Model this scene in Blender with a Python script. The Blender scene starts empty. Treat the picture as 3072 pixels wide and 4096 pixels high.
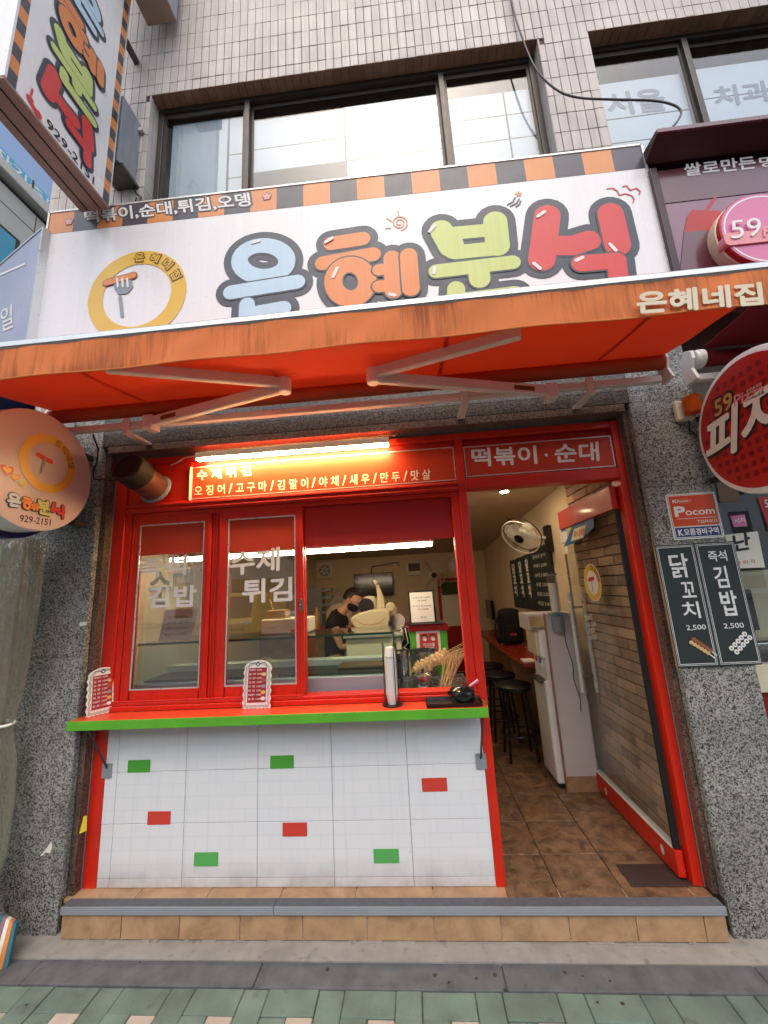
import bpy, bmesh, math, random
from mathutils import Vector, Matrix
random.seed(7)
SC = bpy.context.scene
COL = SC.collection
# ------------------------------------------------------------------ camera (solved from the photograph's own straight lines)
F_PX, YAW, PITCH, ROLL = 1539.0, math.radians(-3.87), math.radians(11.35), math.radians(-3.18)
CAM = Vector((2.072, -2.501, 1.63))
_f = Vector((math.sin(YAW)*math.cos(PITCH), math.cos(YAW)*math.cos(PITCH), math.sin(PITCH)))
_r = Vector((math.cos(YAW), -math.sin(YAW), 0)); _u = _r.cross(_f)
_R = math.cos(ROLL)*_r + math.sin(ROLL)*_u; _U = -math.sin(ROLL)*_r + math.cos(ROLL)*_u
cd = bpy.data.cameras.new('camera'); co = bpy.data.objects.new('camera', cd); COL.objects.link(co)
co.matrix_world = Matrix(((_R.x, _U.x, -_f.x, CAM.x), (_R.y, _U.y, -_f.y, CAM.y), (_R.z, _U.z, -_f.z, CAM.z), (0, 0, 0, 1)))
cd.sensor_fit = 'VERTICAL'; cd.sensor_height = 36; cd.lens = F_PX/4096*36; cd.clip_end = 500; cd.clip_start = .02
SC.camera = co
# ------------------------------------------------------------------ light: bright overcast street, facade in open shade
SUN_EL, SUN_AZ = math.radians(58), math.radians(178)      # azimuth: direction the light comes from, clockwise from +Y
w = bpy.data.worlds.new('World'); SC.world = w; w.use_nodes = True
nt = w.node_tree; bg = nt.nodes['Background']; sky = nt.nodes.new('ShaderNodeTexSky')
sky.sky_type = 'NISHITA'; sky.sun_disc = False; sky.sun_elevation = SUN_EL; sky.sun_rotation = SUN_AZ
sky.dust_density = 4.0; sky.air_density = 1.0; sky.ozone_density = .6
nt.links.new(sky.outputs[0], bg.inputs[0]); bg.inputs[1].default_value = .15
sl = bpy.data.lights.new('sun', 'SUN'); so = bpy.data.objects.new('sun', sl); COL.objects.link(so)
sl.energy = 1.5; sl.angle = math.radians(140); sl.color = (1, .97, .93)
sd = Vector((math.sin(SUN_AZ)*math.cos(SUN_EL), math.cos(SUN_AZ)*math.cos(SUN_EL), math.sin(SUN_EL)))
so.rotation_euler = sd.to_track_quat('Z', 'Y').to_euler()
vs = SC.view_settings; vs.view_transform = 'Standard'; vs.look = 'None'; vs.gamma = 1; vs.use_curve_mapping = False
vs.exposure = 0.5
SC.cycles.max_bounces = 10; SC.cycles.transparent_max_bounces = 16; SC.cycles.caustics_reflective = False; SC.cycles.caustics_refractive = False
SC.cycles.use_denoising = True

# ------------------------------------------------------------------ helpers
def ray(u, v): return (u-1536)/F_PX*_R - (v-2048)/F_PX*_U + _f
def PY(u, v, Y): d = ray(u, v); return CAM + d*((Y-CAM.y)/d.y)
def PZ(u, v, Z): d = ray(u, v); return CAM + d*((Z-CAM.z)/d.z)
def PX(u, v, X): d = ray(u, v); return CAM + d*((X-CAM.x)/d.x)
class Fr:
    """a flat sheet in the place: origin, right, up; normal points out of it"""
    def __init__(s, o, ex, ey): s.o = Vector(o); s.ex = Vector(ex).normalized(); s.ey = Vector(ey).normalized(); s.n = s.ex.cross(s.ey)
    def at(s, a, b, h=0): return s.o + a*s.ex + b*s.ey + h*s.n
    def px(s, u, v):
        d = ray(u, v); t = (s.o-CAM).dot(s.n)/d.dot(s.n); q = CAM + d*t - s.o
        return (q.dot(s.ex), q.dot(s.ey))
def FAC(Y): return Fr((0, Y, 0), (1, 0, 0), (0, 0, 1))          # faces the street
def lin(c):
    if isinstance(c, str): c = tuple(int(c[i:i+2], 16) for i in (0, 2, 4))
    return tuple(((x/255/12.92) if x/255 <= .04045 else ((x/255+.055)/1.055)**2.4) for x in c) + (1,)
MATS = {}
def M(name, col, rough=.5, metal=0, var=.12, vs_=6, bump=0, bs=80, rnd=0, streak=0, coat=0, trans=0, emit=0, dirt=0, spec=.5):
    m = bpy.data.materials.new(name); m.use_nodes = True; t = m.node_tree; N = t.nodes; L = t.links
    b = N['Principled BSDF']; c = lin(col) if isinstance(col, str) or max(col) > 1.001 else tuple(col)+(1,)
    b.inputs['Roughness'].default_value = rough; b.inputs['Metallic'].default_value = metal
    b.inputs['Specular IOR Level'].default_value = spec
    if coat: b.inputs['Coat Weight'].default_value = coat; b.inputs['Coat Roughness'].default_value = .1
    geo = N.new('ShaderNodeNewGeometry')
    def noise(scale, detail=5, vec=None):
        n = N.new('ShaderNodeTexNoise'); n.inputs['Scale'].default_value = scale; n.inputs['Detail'].default_value = detail
        L.new(vec or geo.outputs['Position'], n.inputs['Vector']); return n
    def mul(colsock, fac, lo, hi):
        mr = N.new('ShaderNodeMapRange'); mr.inputs[1].default_value = .25; mr.inputs[2].default_value = .75
        mr.inputs[3].default_value = lo; mr.inputs[4].default_value = hi; L.new(fac, mr.inputs[0])
        mx = N.new('ShaderNodeMix'); mx.data_type = 'RGBA'; mx.blend_type = 'MULTIPLY'; mx.inputs[0].default_value = 1
        L.new(colsock, mx.inputs[6]); L.new(mr.outputs[0], mx.inputs[7]); return mx.outputs[2]
    rgb = N.new('ShaderNodeRGB'); rgb.outputs[0].default_value = c; s = rgb.outputs[0]
    if var: s = mul(s, noise(vs_).outputs[0], 1-var, 1+var)
    if rnd:
        oi = N.new('ShaderNodeObjectInfo'); mr = N.new('ShaderNodeMapRange'); mr.inputs[3].default_value = 1-rnd; mr.inputs[4].default_value = 1+rnd
        L.new(oi.outputs['Random'], mr.inputs[0]); mx = N.new('ShaderNodeMix'); mx.data_type = 'RGBA'; mx.blend_type = 'MULTIPLY'; mx.inputs[0].default_value = 1
        L.new(s, mx.inputs[6]); L.new(mr.outputs[0], mx.inputs[7]); s = mx.outputs[2]
    if streak:
        mp = N.new('ShaderNodeMapping'); mp.inputs['Scale'].default_value = (48, 48, 1.3); L.new(geo.outputs['Position'], mp.inputs[0])
        s = mul(s, noise(1, 6, mp.outputs[0]).outputs[0], 1-streak, 1+streak*.3)
    if dirt:
        n = noise(vs_*2.3, 8); r = N.new('ShaderNodeValToRGB'); r.color_ramp.elements[0].position = .60; r.color_ramp.elements[1].position = .78
        L.new(n.outputs[0], r.inputs[0]); mx = N.new('ShaderNodeMix'); mx.data_type = 'RGBA'; mx.inputs[7].default_value = (.05, .045, .04, 1)
        mm = N.new('ShaderNodeMath'); mm.operation = 'MULTIPLY'; mm.inputs[1].default_value = dirt; L.new(r.outputs[0], mm.inputs[0])
        L.new(mm.outputs[0], mx.inputs[0]); L.new(s, mx.inputs[6]); s = mx.outputs[2]
    L.new(s, b.inputs['Base Color'])
    if rough > .12 and var:
        mr = N.new('ShaderNodeMapRange'); mr.inputs[3].default_value = max(0, rough-.12); mr.inputs[4].default_value = min(1, rough+.12)
        L.new(noise(vs_*1.7).outputs[0], mr.inputs[0]); L.new(mr.outputs[0], b.inputs['Roughness'])
    if bump:
        bp = N.new('ShaderNodeBump'); bp.inputs['Strength'].default_value = bump; bp.inputs['Distance'].default_value = .004
        L.new(noise(bs, 8).outputs[0], bp.inputs['Height']); L.new(bp.outputs[0], b.inputs['Normal'])
    if emit: b.inputs['Emission Color'].default_value = c; b.inputs['Emission Strength'].default_value = emit
    if trans:
        tr = N.new('ShaderNodeBsdfTranslucent'); L.new(s, tr.inputs[0]); mxs = N.new('ShaderNodeMixShader'); mxs.inputs[0].default_value = trans
        L.new(b.outputs[0], mxs.inputs[1]); L.new(tr.outputs[0], mxs.inputs[2]); L.new(mxs.outputs[0], N['Material Output'].inputs[0])
    MATS[name] = m; return m
def glassM(name, tint=(.93, .97, .95), refl=1.0, rough=.01, film=0, crumple=0):
    m = bpy.data.materials.new(name); m.use_nodes = True; t = m.node_tree; N = t.nodes; L = t.links
    N.remove(N['Principled BSDF'])
    tr = N.new('ShaderNodeBsdfTransparent'); tr.inputs[0].default_value = tint+(1,)
    gl = N.new('ShaderNodeBsdfGlossy'); gl.inputs['Roughness'].default_value = rough
    lw = N.new('ShaderNodeLayerWeight'); lw.inputs[0].default_value = .5
    if crumple:
        tc = N.new('ShaderNodeNewGeometry'); mpn = N.new('ShaderNodeMapping'); mpn.inputs['Scale'].default_value = (1, 1, .3); L.new(tc.outputs['Position'], mpn.inputs[0]); cn = N.new('ShaderNodeTexNoise'); cn.inputs['Scale'].default_value = 26; cn.inputs['Detail'].default_value = 5; L.new(mpn.outputs[0], cn.inputs[0])
        cb_ = N.new('ShaderNodeBump'); cb_.inputs['Strength'].default_value = crumple; cb_.inputs['Distance'].default_value = .03; L.new(cn.outputs[0], cb_.inputs['Height']); L.new(cb_.outputs[0], gl.inputs['Normal']); L.new(cb_.outputs[0], lw.inputs['Normal'])
    pw = N.new('ShaderNodeMath'); pw.operation = 'POWER'; pw.inputs[1].default_value = 5; L.new(lw.outputs['Facing'], pw.inputs[0])
    mm = N.new('ShaderNodeMath'); mm.operation = 'MULTIPLY_ADD'; mm.inputs[1].default_value = .9; mm.inputs[2].default_value = .045*refl; mm.use_clamp = True
    L.new(pw.outputs[0], mm.inputs[0]); mx = N.new('ShaderNodeMixShader')
    L.new(mm.outputs[0], mx.inputs[0]); L.new(tr.outputs[0], mx.inputs[1]); L.new(gl.outputs[0], mx.inputs[2])
    out = mx.outputs[0]
    if film:
        df = N.new('ShaderNodeBsdfDiffuse'); df.inputs[0].default_value = (.56, .51, .42, 1); m2 = N.new('ShaderNodeMixShader'); m2.inputs[0].default_value = film
        L.new(out, m2.inputs[1]); L.new(df.outputs[0], m2.inputs[2]); out = m2.outputs[0]
    L.new(out, N['Material Output'].inputs[0]); MATS[name] = m; return m

class MB:
    def __init__(s): s.v = []; s.f = []
    def box(s, x0, x1, y0, y1, z0, z1):
        i = len(s.v); s.v += [Vector(p) for p in ((x0,y0,z0),(x1,y0,z0),(x1,y1,z0),(x0,y1,z0),(x0,y0,z1),(x1,y0,z1),(x1,y1,z1),(x0,y1,z1))]
        s.f += [[i+k for k in q] for q in ((3,2,1,0),(4,5,6,7),(0,1,5,4),(1,2,6,5),(2,3,7,6),(3,0,4,7))]; return s
    def obox(s, o, ex, ey, ez):
        o, ex, ey, ez = map(Vector, (o, ex, ey, ez)); i = len(s.v)
        s.v += [o, o+ex, o+ex+ey, o+ey, o+ez, o+ex+ez, o+ex+ey+ez, o+ey+ez]
        s.f += [[i+k for k in q] for q in ((3,2,1,0),(4,5,6,7),(0,1,5,4),(1,2,6,5),(2,3,7,6),(3,0,4,7))]; return s
    def bar(s, a, b, wx, wy, up=(0, 0, 1)):
        a, b = Vector(a), Vector(b); d = (b-a); x = d.cross(Vector(up))
        if x.length < 1e-6: x = Vector((1, 0, 0))
        x.normalize(); y = d.normalized().cross(x)
        return s.obox(a - x*wx/2 - y*wy/2, x*wx, y*wy, d)
    def tube(s, path, r, n=8, caps=True):
        path = [Vector(p) for p in path]; rs = r if isinstance(r, (list, tuple)) else [r]*len(path)
        i0 = len(s.v); up = None
        for k, p in enumerate(path):
            d = (path[min(k+1, len(path)-1)]-path[max(k-1, 0)]).normalized()
            if up is None: up = d.orthogonal().normalized()
            up = (up - d*up.dot(d)).normalized(); side = d.cross(up)
            for j in range(n):
                a = 2*math.pi*j/n; s.v.append(p + (up*math.cos(a)+side*math.sin(a))*rs[k])
        for k in range(len(path)-1):
            for j in range(n):
                a, b = i0+k*n+j, i0+k*n+(j+1) % n; s.f.append([a, b, b+n, a+n])
        if caps: s.f.append([i0+j for j in range(n)][::-1]); s.f.append([i0+(len(path)-1)*n+j for j in range(n)])
        return s
    def lathe(s, o, axis, prof, n=24, capa=True, capb=True):
        o, ax = Vector(o), Vector(axis).normalized(); x = ax.orthogonal().normalized(); y = ax.cross(x); i0 = len(s.v)
        for (r, h) in prof:
            for j in range(n):
                a = 2*math.pi*j/n; s.v.append(o + ax*h + (x*math.cos(a)+y*math.sin(a))*r)
        for k in range(len(prof)-1):
            for j in range(n):
                a, b = i0+k*n+j, i0+k*n+(j+1) % n; s.f.append([a, b, b+n, a+n])
        if capa: s.f.append([i0+j for j in range(n)][::-1])
        if capb: s.f.append([i0+(len(prof)-1)*n+j for j in range(n)])
        return s
    def poly(s, fr, pts, h=0, t=0):
        """flat polygon on a sheet at height h, thickness t behind it"""
        i = len(s.v); n = len(pts); s.v += [fr.at(a, b, h) for a, b in pts]; s.f.append(list(range(i, i+n)))
        if t:
            s.v += [fr.at(a, b, h-t) for a, b in pts]; s.f.append(list(range(i+n, i+2*n))[::-1])
            for k in range(n): s.f.append([i+k, i+n+k, i+n+(k+1) % n, i+(k+1) % n])
        return s
    def ring(s, fr, c, ro, ri, h=0, t=.001, n=40, ky=1, a0=0, a1=2*math.pi):
        i = len(s.v); full = abs(a1-a0-2*math.pi) < 1e-6; m = n if full else n+1
        for k in range(m):
            a = a0+(a1-a0)*k/n
            s.v += [fr.at(c[0]+r*math.cos(a), c[1]+r*math.sin(a)*ky, h) for r in (ro, ri)]
        for k in range(n):
            a, b = i+2*k, i+2*((k+1) % m); s.f.append([a, b, b+1, a+1])
        return s
    def disc(s, fr, c, r, h=0, n=28, ky=1, t=0): return s.poly(fr, [(c[0]+r*math.cos(2*math.pi*k/n), c[1]+r*ky*math.sin(2*math.pi*k/n)) for k in range(n)], h, t)
    def stroke(s, fr, pts, wd, h=0, dh=.000008, cap=True):
        """brush stroke with round ends and joints on a sheet"""
        n0 = len(s.f)
        for k in range(len(pts)-1):
            (a, b), (c, d) = pts[k], pts[k+1]; l = math.hypot(c-a, d-b) or 1e-9; nx, ny = -(d-b)/l*wd/2, (c-a)/l*wd/2
            s.poly(fr, [(a-nx, b-ny), (c-nx, d-ny), (c+nx, d+ny), (a+nx, b+ny)], h+dh*len(s.f))
        if cap:
            for p in pts: s.disc(fr, p, wd/2, h+dh*len(s.f), 20)
        return s
    def build(s, name, mat, parent=None, smooth=False, bevel=0, seg=2):
        me = bpy.data.meshes.new(name); me.from_pydata([tuple(p) for p in s.v], [], s.f); me.update()
        if bevel:
            bm = bmesh.new(); bm.from_mesh(me); bmesh.ops.remove_doubles(bm, verts=bm.verts, dist=1e-6)
            ed = [e for e in bm.edges if len(e.link_faces) == 2 and e.calc_face_angle(0) > .6]
            bmesh.ops.bevel(bm, geom=ed, offset=bevel, segments=seg, affect='EDGES', profile=.5, clamp_overlap=True); bm.to_mesh(me); bm.free()
        if smooth:
            for p in me.polygons: p.use_smooth = True
            me.set_sharp_from_angle(angle=math.radians(40))
        return link(name, me, mat, parent)
def link(name, me, mat, parent=None):
    o = bpy.data.objects.new(name, me); COL.objects.link(o)
    if mat is not None and not me.materials: me.materials.append(MATS[mat] if isinstance(mat, str) else mat)
    o.parent = parent; return o
def tag(o, label, cat, group=None):
    o['label'] = label; o['category'] = cat
    if group: o['group'] = group
    return o
def struct(o, kind='structure'): o['kind'] = kind; return o
def empty(name, label, cat, loc=(0, 0, 0), group=None):
    o = bpy.data.objects.new(name, None); COL.objects.link(o); o.location = loc; o.empty_display_size = .05
    return tag(o, label, cat, group)
def Box(name, mat, d, parent=None, bevel=.003): return MB().box(*d).build(name, mat, parent, bevel=bevel)
class Thing:
    """an Empty at the thing's base; parts are given in world coordinates"""
    def __init__(s, name, label, cat, loc, group=None): s.e = empty(name, label, cat, loc, group)
    def add(s, mb, name, mat, smooth=False, bevel=0, parent=None, label=None):
        o = mb.build(name, mat, None, smooth, bevel); off = s.e.location
        o.data.transform(Matrix.Translation(-off)); o.parent = parent or s.e
        if label: o['label'] = label
        return o
def adopt(t, o, parent=None):
    o.data.transform(Matrix.Translation(-t.e.location)); o.parent = parent or t.e; return o
def copy_tree(o, parent=None):
    c = o.copy(); COL.objects.link(c); c.parent = parent
    for ch in list(o.children): copy_tree(ch, c)
    return c
_TC = {}
def glyphs(body, bold=0, spacing=1.0, line=1.0):
    key = (body, bold, spacing, line)
    if key not in _TC:
        c = bpy.data.curves.new('t', 'FONT'); c.body = body; c.fill_mode = 'FRONT'; c.offset = bold; c.space_character = spacing; c.space_line = line; c.resolution_u = 3
        o = bpy.data.objects.new('t', c); COL.objects.link(o); bpy.context.view_layer.update()
        me = bpy.data.meshes.new_from_object(o.evaluated_get(bpy.context.evaluated_depsgraph_get()))
        v = [(p.co.x, p.co.y) for p in me.vertices]; f = [list(p.vertices) for p in me.polygons]
        bpy.data.objects.remove(o); bpy.data.curves.remove(c); bpy.data.meshes.remove(me)
        xs = [p[0] for p in v]; ys = [p[1] for p in v]; x0, x1, y0, y1 = min(xs), max(xs), min(ys), max(ys)
        _TC[key] = ([((a-x0)/(x1-x0), (b-y0)/(y1-y0)) for a, b in v], f)
    return _TC[key]
def text(t, fr, body, bl, br, tl, mat, h=.002, bold=.012, px=True, name='lettering', spacing=1.0, line=1.0, parent=None, depth=0):
    """lettering laid on a sheet inside the parallelogram bottom-left, bottom-right, top-left (photo pixels or sheet metres)"""
    if px: bl, br, tl = fr.px(*bl), fr.px(*br), fr.px(*tl)
    v, f = glyphs(body, 0, spacing, line); mb = MB()
    P2 = [(bl[0]+a*(br[0]-bl[0])+b*(tl[0]-bl[0]), bl[1]+a*(br[1]-bl[1])+b*(tl[1]-bl[1])) for a, b in v]
    hgt = math.hypot(tl[0]-bl[0], tl[1]-bl[1])/(line if 0 else 1); r = bold*hgt*.95
    offs = [(0, 0)]+([(r*math.cos(k*math.pi/4), r*math.sin(k*math.pi/4)) for k in range(8)] if bold > .006 else [])
    for q, (dx, dy) in enumerate(offs):
        i0 = len(mb.v); mb.v += [fr.at(a+dx, b+dy, h-q*.00003) for a, b in P2]; mb.f += [[k+i0 for k in g_] for g_ in f]
    if depth:
        n = len(P2); cnt = {}; mb.v = mb.v[:n]; mb.f = [list(q) for q in f]
        for q in f:
            for k in range(len(q)): cnt[(q[k], q[(k+1) % len(q)])] = 1
        mb.v += [fr.at(a, b, h-depth) for a, b in P2]
        for (a, b) in cnt:
            if (b, a) not in cnt: mb.f.append([b, a, a+n, b+n])
    return t.add(mb, name, mat, parent=parent)

# ------------------------------------------------------------------ materials
M('red_paint', 'd2240c', .42, var=.10, vs_=5, bump=.25, bs=30, streak=.12, coat=.15, dirt=.16)
M('red_board', 'b51f17', .5, var=.1, vs_=4, bump=.1, bs=20)
M('red_film', 'c4391b', .45, var=.05)
M('orange_red_top', 'd2472a', .35, var=.06, vs_=5)
M('green_paint', '5fb02e', .45, var=.12, vs_=8, dirt=.25, bump=.1)
M('green_print', '4fa23a', .35, var=.03); M('green_print2', '5bae5d', .35, var=.03); M('red_print', 'd14236', .35, var=.03)
M('white_plastic', 'e9e9e6', .35, var=.03); M('white_metal', 'dcd8d2', .4, var=.06, vs_=10, dirt=.12)
M('cream_plastic', 'd9d0b4', .4, var=.08, vs_=6); M('white_print', 'ececea', .5, var=.02); M('cream_print', 'f3ead0', .5, var=.02)
M('sign_white', 'eef0f2', .28, var=.02, vs_=2, streak=.05); M('sign_frame', 'd5d8d4', .3, metal=.4, var=.05)
M('sign_orange', 'e0914f', .35, var=.04, streak=.06); M('sign_dark', '474a55', .35, var=.04, streak=.06)
M('ink_navy', '3d4754', .4, var=.02); M('ink_black', '1c1c20', .45, var=.02); M('ink_blue', 'bcdcf0', .35, var=.03, streak=.06); M('ink_orange', 'e58a45', .35, var=.03, streak=.08)
M('ink_green', 'c7d97f', .35, var=.03, streak=.05); M('ink_red', 'd8403f', .35, var=.03, streak=.05); M('ink_yellow', 'e6bd4a', .4, var=.05)
M('ink_brown', '6b4a28', .4, var=.02); M('ink_grey', '8d99a5', .4, var=.02); M('ink_pink', 'e79aa0', .4, var=.02); M('deep_blue_ink', '26336f', .45, var=.03)
M('awning_fabric', 'cc3410', .8, var=.06, vs_=3, bump=.2, bs=300, trans=.22)
M('awning_valance', 'de8149', .85, var=.12, vs_=4, streak=.0, bump=.2, bs=200, trans=.12)
M('awning_roll', 'a8431f', .8, var=.1, vs_=5)
M('alu', 'c9cdcb', .3, metal=.75, var=.05, vs_=9); M('steel', 'b9b9b6', .25, metal=1, var=.08, vs_=12); M('dark_steel', '5b5751', .4, metal=.8, var=.15, vs_=20)
M('black_plastic', '17161a', .4, var=.1); M('black_rubber', '101013', .7, var=.1); M('black_cloth', '131216', .9, var=.15, vs_=30, bump=.3, bs=60)
M('window_alu', '4a4540', .4, metal=.5, var=.1, vs_=8); M('film_white', 'c8d4dc', .5, var=.03, vs_=2); M('dark_room', '3a3d42', .8)
M('upper_tile', 'cac2bc', .55, var=.14, vs_=3, rnd=.10, streak=.2, bump=.15, bs=40); M('grout_dark', '6b5f57', .9, var=.2, vs_=9, streak=.2)
M('soffit_brick', '93745c', .75, var=.2, vs_=10, rnd=.12, bump=.2, dirt=.3)
M('step_tile', 'ac8a66', .4, var=.18, vs_=7, rnd=.05, bump=.15, bs=25)
def mottled(name, a, b, c, sc, rough=.4, bump=.4):
    m = bpy.data.materials.new(name); m.use_nodes = True; t = m.node_tree; N = t.nodes; L = t.links; p = N['Principled BSDF']
    geo = N.new('ShaderNodeNewGeometry'); oi = N.new('ShaderNodeObjectInfo'); ad = N.new('ShaderNodeVectorMath'); ad.operation = 'MULTIPLY_ADD'; ad.inputs[1].default_value = (1, 1, 1)
    cx = N.new('ShaderNodeCombineXYZ'); mu = N.new('ShaderNodeMath'); mu.operation = 'MULTIPLY'; mu.inputs[1].default_value = 37; L.new(oi.outputs['Random'], mu.inputs[0])
    for k in range(3): L.new(mu.outputs[0], cx.inputs[k])
    L.new(geo.outputs['Position'], ad.inputs[0]); L.new(cx.outputs[0], ad.inputs[2])
    n1 = N.new('ShaderNodeTexNoise'); n1.inputs['Scale'].default_value = sc; n1.inputs['Detail'].default_value = 9; n1.inputs['Roughness'].default_value = .65; n1.inputs['Distortion'].default_value = .5; L.new(ad.outputs[0], n1.inputs[0])
    r = N.new('ShaderNodeValToRGB'); e = r.color_ramp.elements; e[0].position = .36; e[0].color = lin(a); e[1].position = .66; e[1].color = lin(c); k = e.new(.5); k.color = lin(b); L.new(n1.outputs[0], r.inputs[0]); L.new(r.outputs[0], p.inputs['Base Color'])
    n2 = N.new('ShaderNodeTexNoise'); n2.inputs['Scale'].default_value = sc*3; n2.inputs['Detail'].default_value = 8; L.new(ad.outputs[0], n2.inputs[0]); bp = N.new('ShaderNodeBump'); bp.inputs['Strength'].default_value = bump; bp.inputs['Distance'].default_value = .006; L.new(n2.outputs[0], bp.inputs['Height']); L.new(bp.outputs[0], p.inputs['Normal'])
    p.inputs['Roughness'].default_value = rough; MATS[name] = m
M('step_grout', 'd8d2c4', .9, var=.1)
M('floor_tile', '7c5c42', .38, var=.55, vs_=7, rnd=.12, bump=.8, bs=26, dirt=.5); M('floor_grout', '3a2e24', .9)
M('nosing_top', '565a61', .7, var=.15, vs_=30, bump=.3, bs=300); M('nosing_alu', 'b5bac4', .35, metal=.6, var=.06)
M('concrete', '94918a', .9, var=.2, vs_=9, bump=.5, bs=70, dirt=.5); M('kerb_stone', '585b60', .85, var=.28, vs_=12, bump=.4, bs=160, dirt=.6)
M('paver_green', '60736a', .9, var=.30, vs_=6, rnd=.10, bump=.6, bs=120, dirt=.7); M('paver_pink', 'a89d92', .9, var=.12, vs_=8, rnd=.06, bump=.5, bs=120, dirt=.2)
M('sand_joint', '5c5a52', .95, var=.2, vs_=30); M('asphalt', '4b4b4d', .9, var=.15, vs_=3, bump=.3)
M('room_wall', 'd8c6a8', .8, var=.06, vs_=2); M('room_ceiling', 'c3ae8e', .8, var=.05); M('wood_trim', '9a7a55', .6, var=.2, vs_=12)
M('int_brick', 'c09f88', .85, var=.2, vs_=9, rnd=.3, bump=.4, bs=40); M('int_mortar', '54402f', .95, var=.2)
M('panel_lilac', 'cdc7c6', .5, var=.05, vs_=5); M('chalk_black', '26302f', .6, var=.08); M('chalk_ink', 'e6e8e6', .9, var=.15, vs_=60)
M('wood_stick', 'd9b880', .7, var=.12, rnd=.12); M('fishcake', 'dcb982', .45, var=.15, vs_=40, bump=.4, bs=90, rnd=.08); M('paper', 'e9e4d8', .8, var=.03)
M('skin', 'c08f72', .5, var=.06, vs_=20); M('hair', '17120f', .45, var=.2, vs_=60, bump=.5, bs=200)
M('cup_paper', 'eeebe6', .6, var=.03); M('pizza_red', 'b3211e', .35, var=.05); M('pizza_dark', '7d1416', .35, var=.05); M('maroon', '5b2634', .25, var=.08, coat=.5); M('maroon_dark', '33161f', .4, var=.1)
M('mauve_reflection', '83556c', .25, var=.12, vs_=2, coat=.5); M('pink_sign', 'd87aa6', .3, var=.04); M('gold_ink', 'c9a25a', .35, var=.05)
M('orange_lens', 'e8681a', .25, var=.08, trans=.3); M('blue_tarp', '202c6b', .7, var=.15); M('red_fabric', '7d0f1c', .8, var=.06, vs_=4, trans=.25)
M('lilac_sign', 'b9bbd0', .25, var=.14, vs_=1.2); M('stone_white', 'cfcfc8', .7, var=.06, vs_=4, bump=.1); M('cyan_sign', '58b4d8', .35, var=.05)
M('grey_paint', '8f97a0', .45, var=.08, vs_=8, streak=.15); M('sign_under', '9a8578', .6, var=.1, vs_=6, dirt=.15)
M('table_red', '8e2a1c', .25, var=.08); M('blue_plastic', '2d6fa8', .4); M('clear_grey', '7c8a8c', .4, var=.05); M('screen', '0b0b0d', .12, var=0)
M('van_yellow', 'ecb41c', .3, var=.04, coat=.5); M('car_white', 'd9dadc', .3, var=.03, coat=.5); M('far_wall', '8b8177', .8, var=.1, vs_=1); M('leaf', '4f6b32', .6, var=.3, vs_=3, rnd=.1, trans=.3); M('bark', '4a3b2c', .9, var=.2)
M('bag_stripe', '8a6f80', .8, var=.1); M('teal_cloth', '3d6e7a', .8, var=.1); M('yellow_print', 'e2c93a', .5, var=.05)
M('lamp_tube', (1.0, .70, .28), .5, var=0, emit=80); M('lamp_warm', (1.0, .75, .45), .5, var=0, emit=260)
M('lamp_in', (1.0, .85, .6), .5, var=0, emit=30)
glassM('glass', (.97, .985, .975), 3.2); glassM('glass_door', (.95, .975, .96), 1.0); glassM('glass_green', (.86, .95, .90)); M('handle_chrome', 'e6e6e4', .25, metal=.3, var=.04); glassM('glass_smoke', (.5, .52, .5), 1.0); glassM('vinyl_clear', (.86, .85, .79), 3.0, .08, film=.10, crumple=.8); glassM('fan_haze', (.9, .9, .88), .2, .3)
mottled('step_tile', '98785a', 'ab8a68', 'b99873', 7, .4, .15); mottled('floor_tile', '553f2e', '745841', '8d6d50', 13, .34, .6)
def stained_cloth():
    m = MATS['awning_valance']; t = m.node_tree; N = t.nodes; L = t.links; b = N['Principled BSDF']; src = b.inputs['Base Color'].links[0].from_socket
    geo = N.new('ShaderNodeNewGeometry'); mp = N.new('ShaderNodeMapping'); mp.inputs['Scale'].default_value = (34, 1, 2.2); L.new(geo.outputs['Position'], mp.inputs[0]); n = N.new('ShaderNodeTexNoise'); n.inputs['Scale'].default_value = 1; n.inputs['Detail'].default_value = 7; n.inputs['Roughness'].default_value = .7; L.new(mp.outputs[0], n.inputs[0])
    n2 = N.new('ShaderNodeTexNoise'); n2.inputs['Scale'].default_value = 2.6; L.new(geo.outputs['Position'], n2.inputs[0]); mu = N.new('ShaderNodeMath'); mu.operation = 'MULTIPLY'; L.new(n.outputs[0], mu.inputs[0]); L.new(n2.outputs[0], mu.inputs[1])
    r = N.new('ShaderNodeMapRange'); r.inputs[1].default_value = .235; r.inputs[2].default_value = .37; r.inputs[4].default_value = .68; L.new(mu.outputs[0], r.inputs[0])
    mx = N.new('ShaderNodeMix'); mx.data_type = 'RGBA'; mx.inputs[7].default_value = lin('6e3a22'); L.new(r.outputs[0], mx.inputs[0]); L.new(src, mx.inputs[6]); L.new(mx.outputs[2], b.inputs['Base Color'])
stained_cloth()
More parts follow.
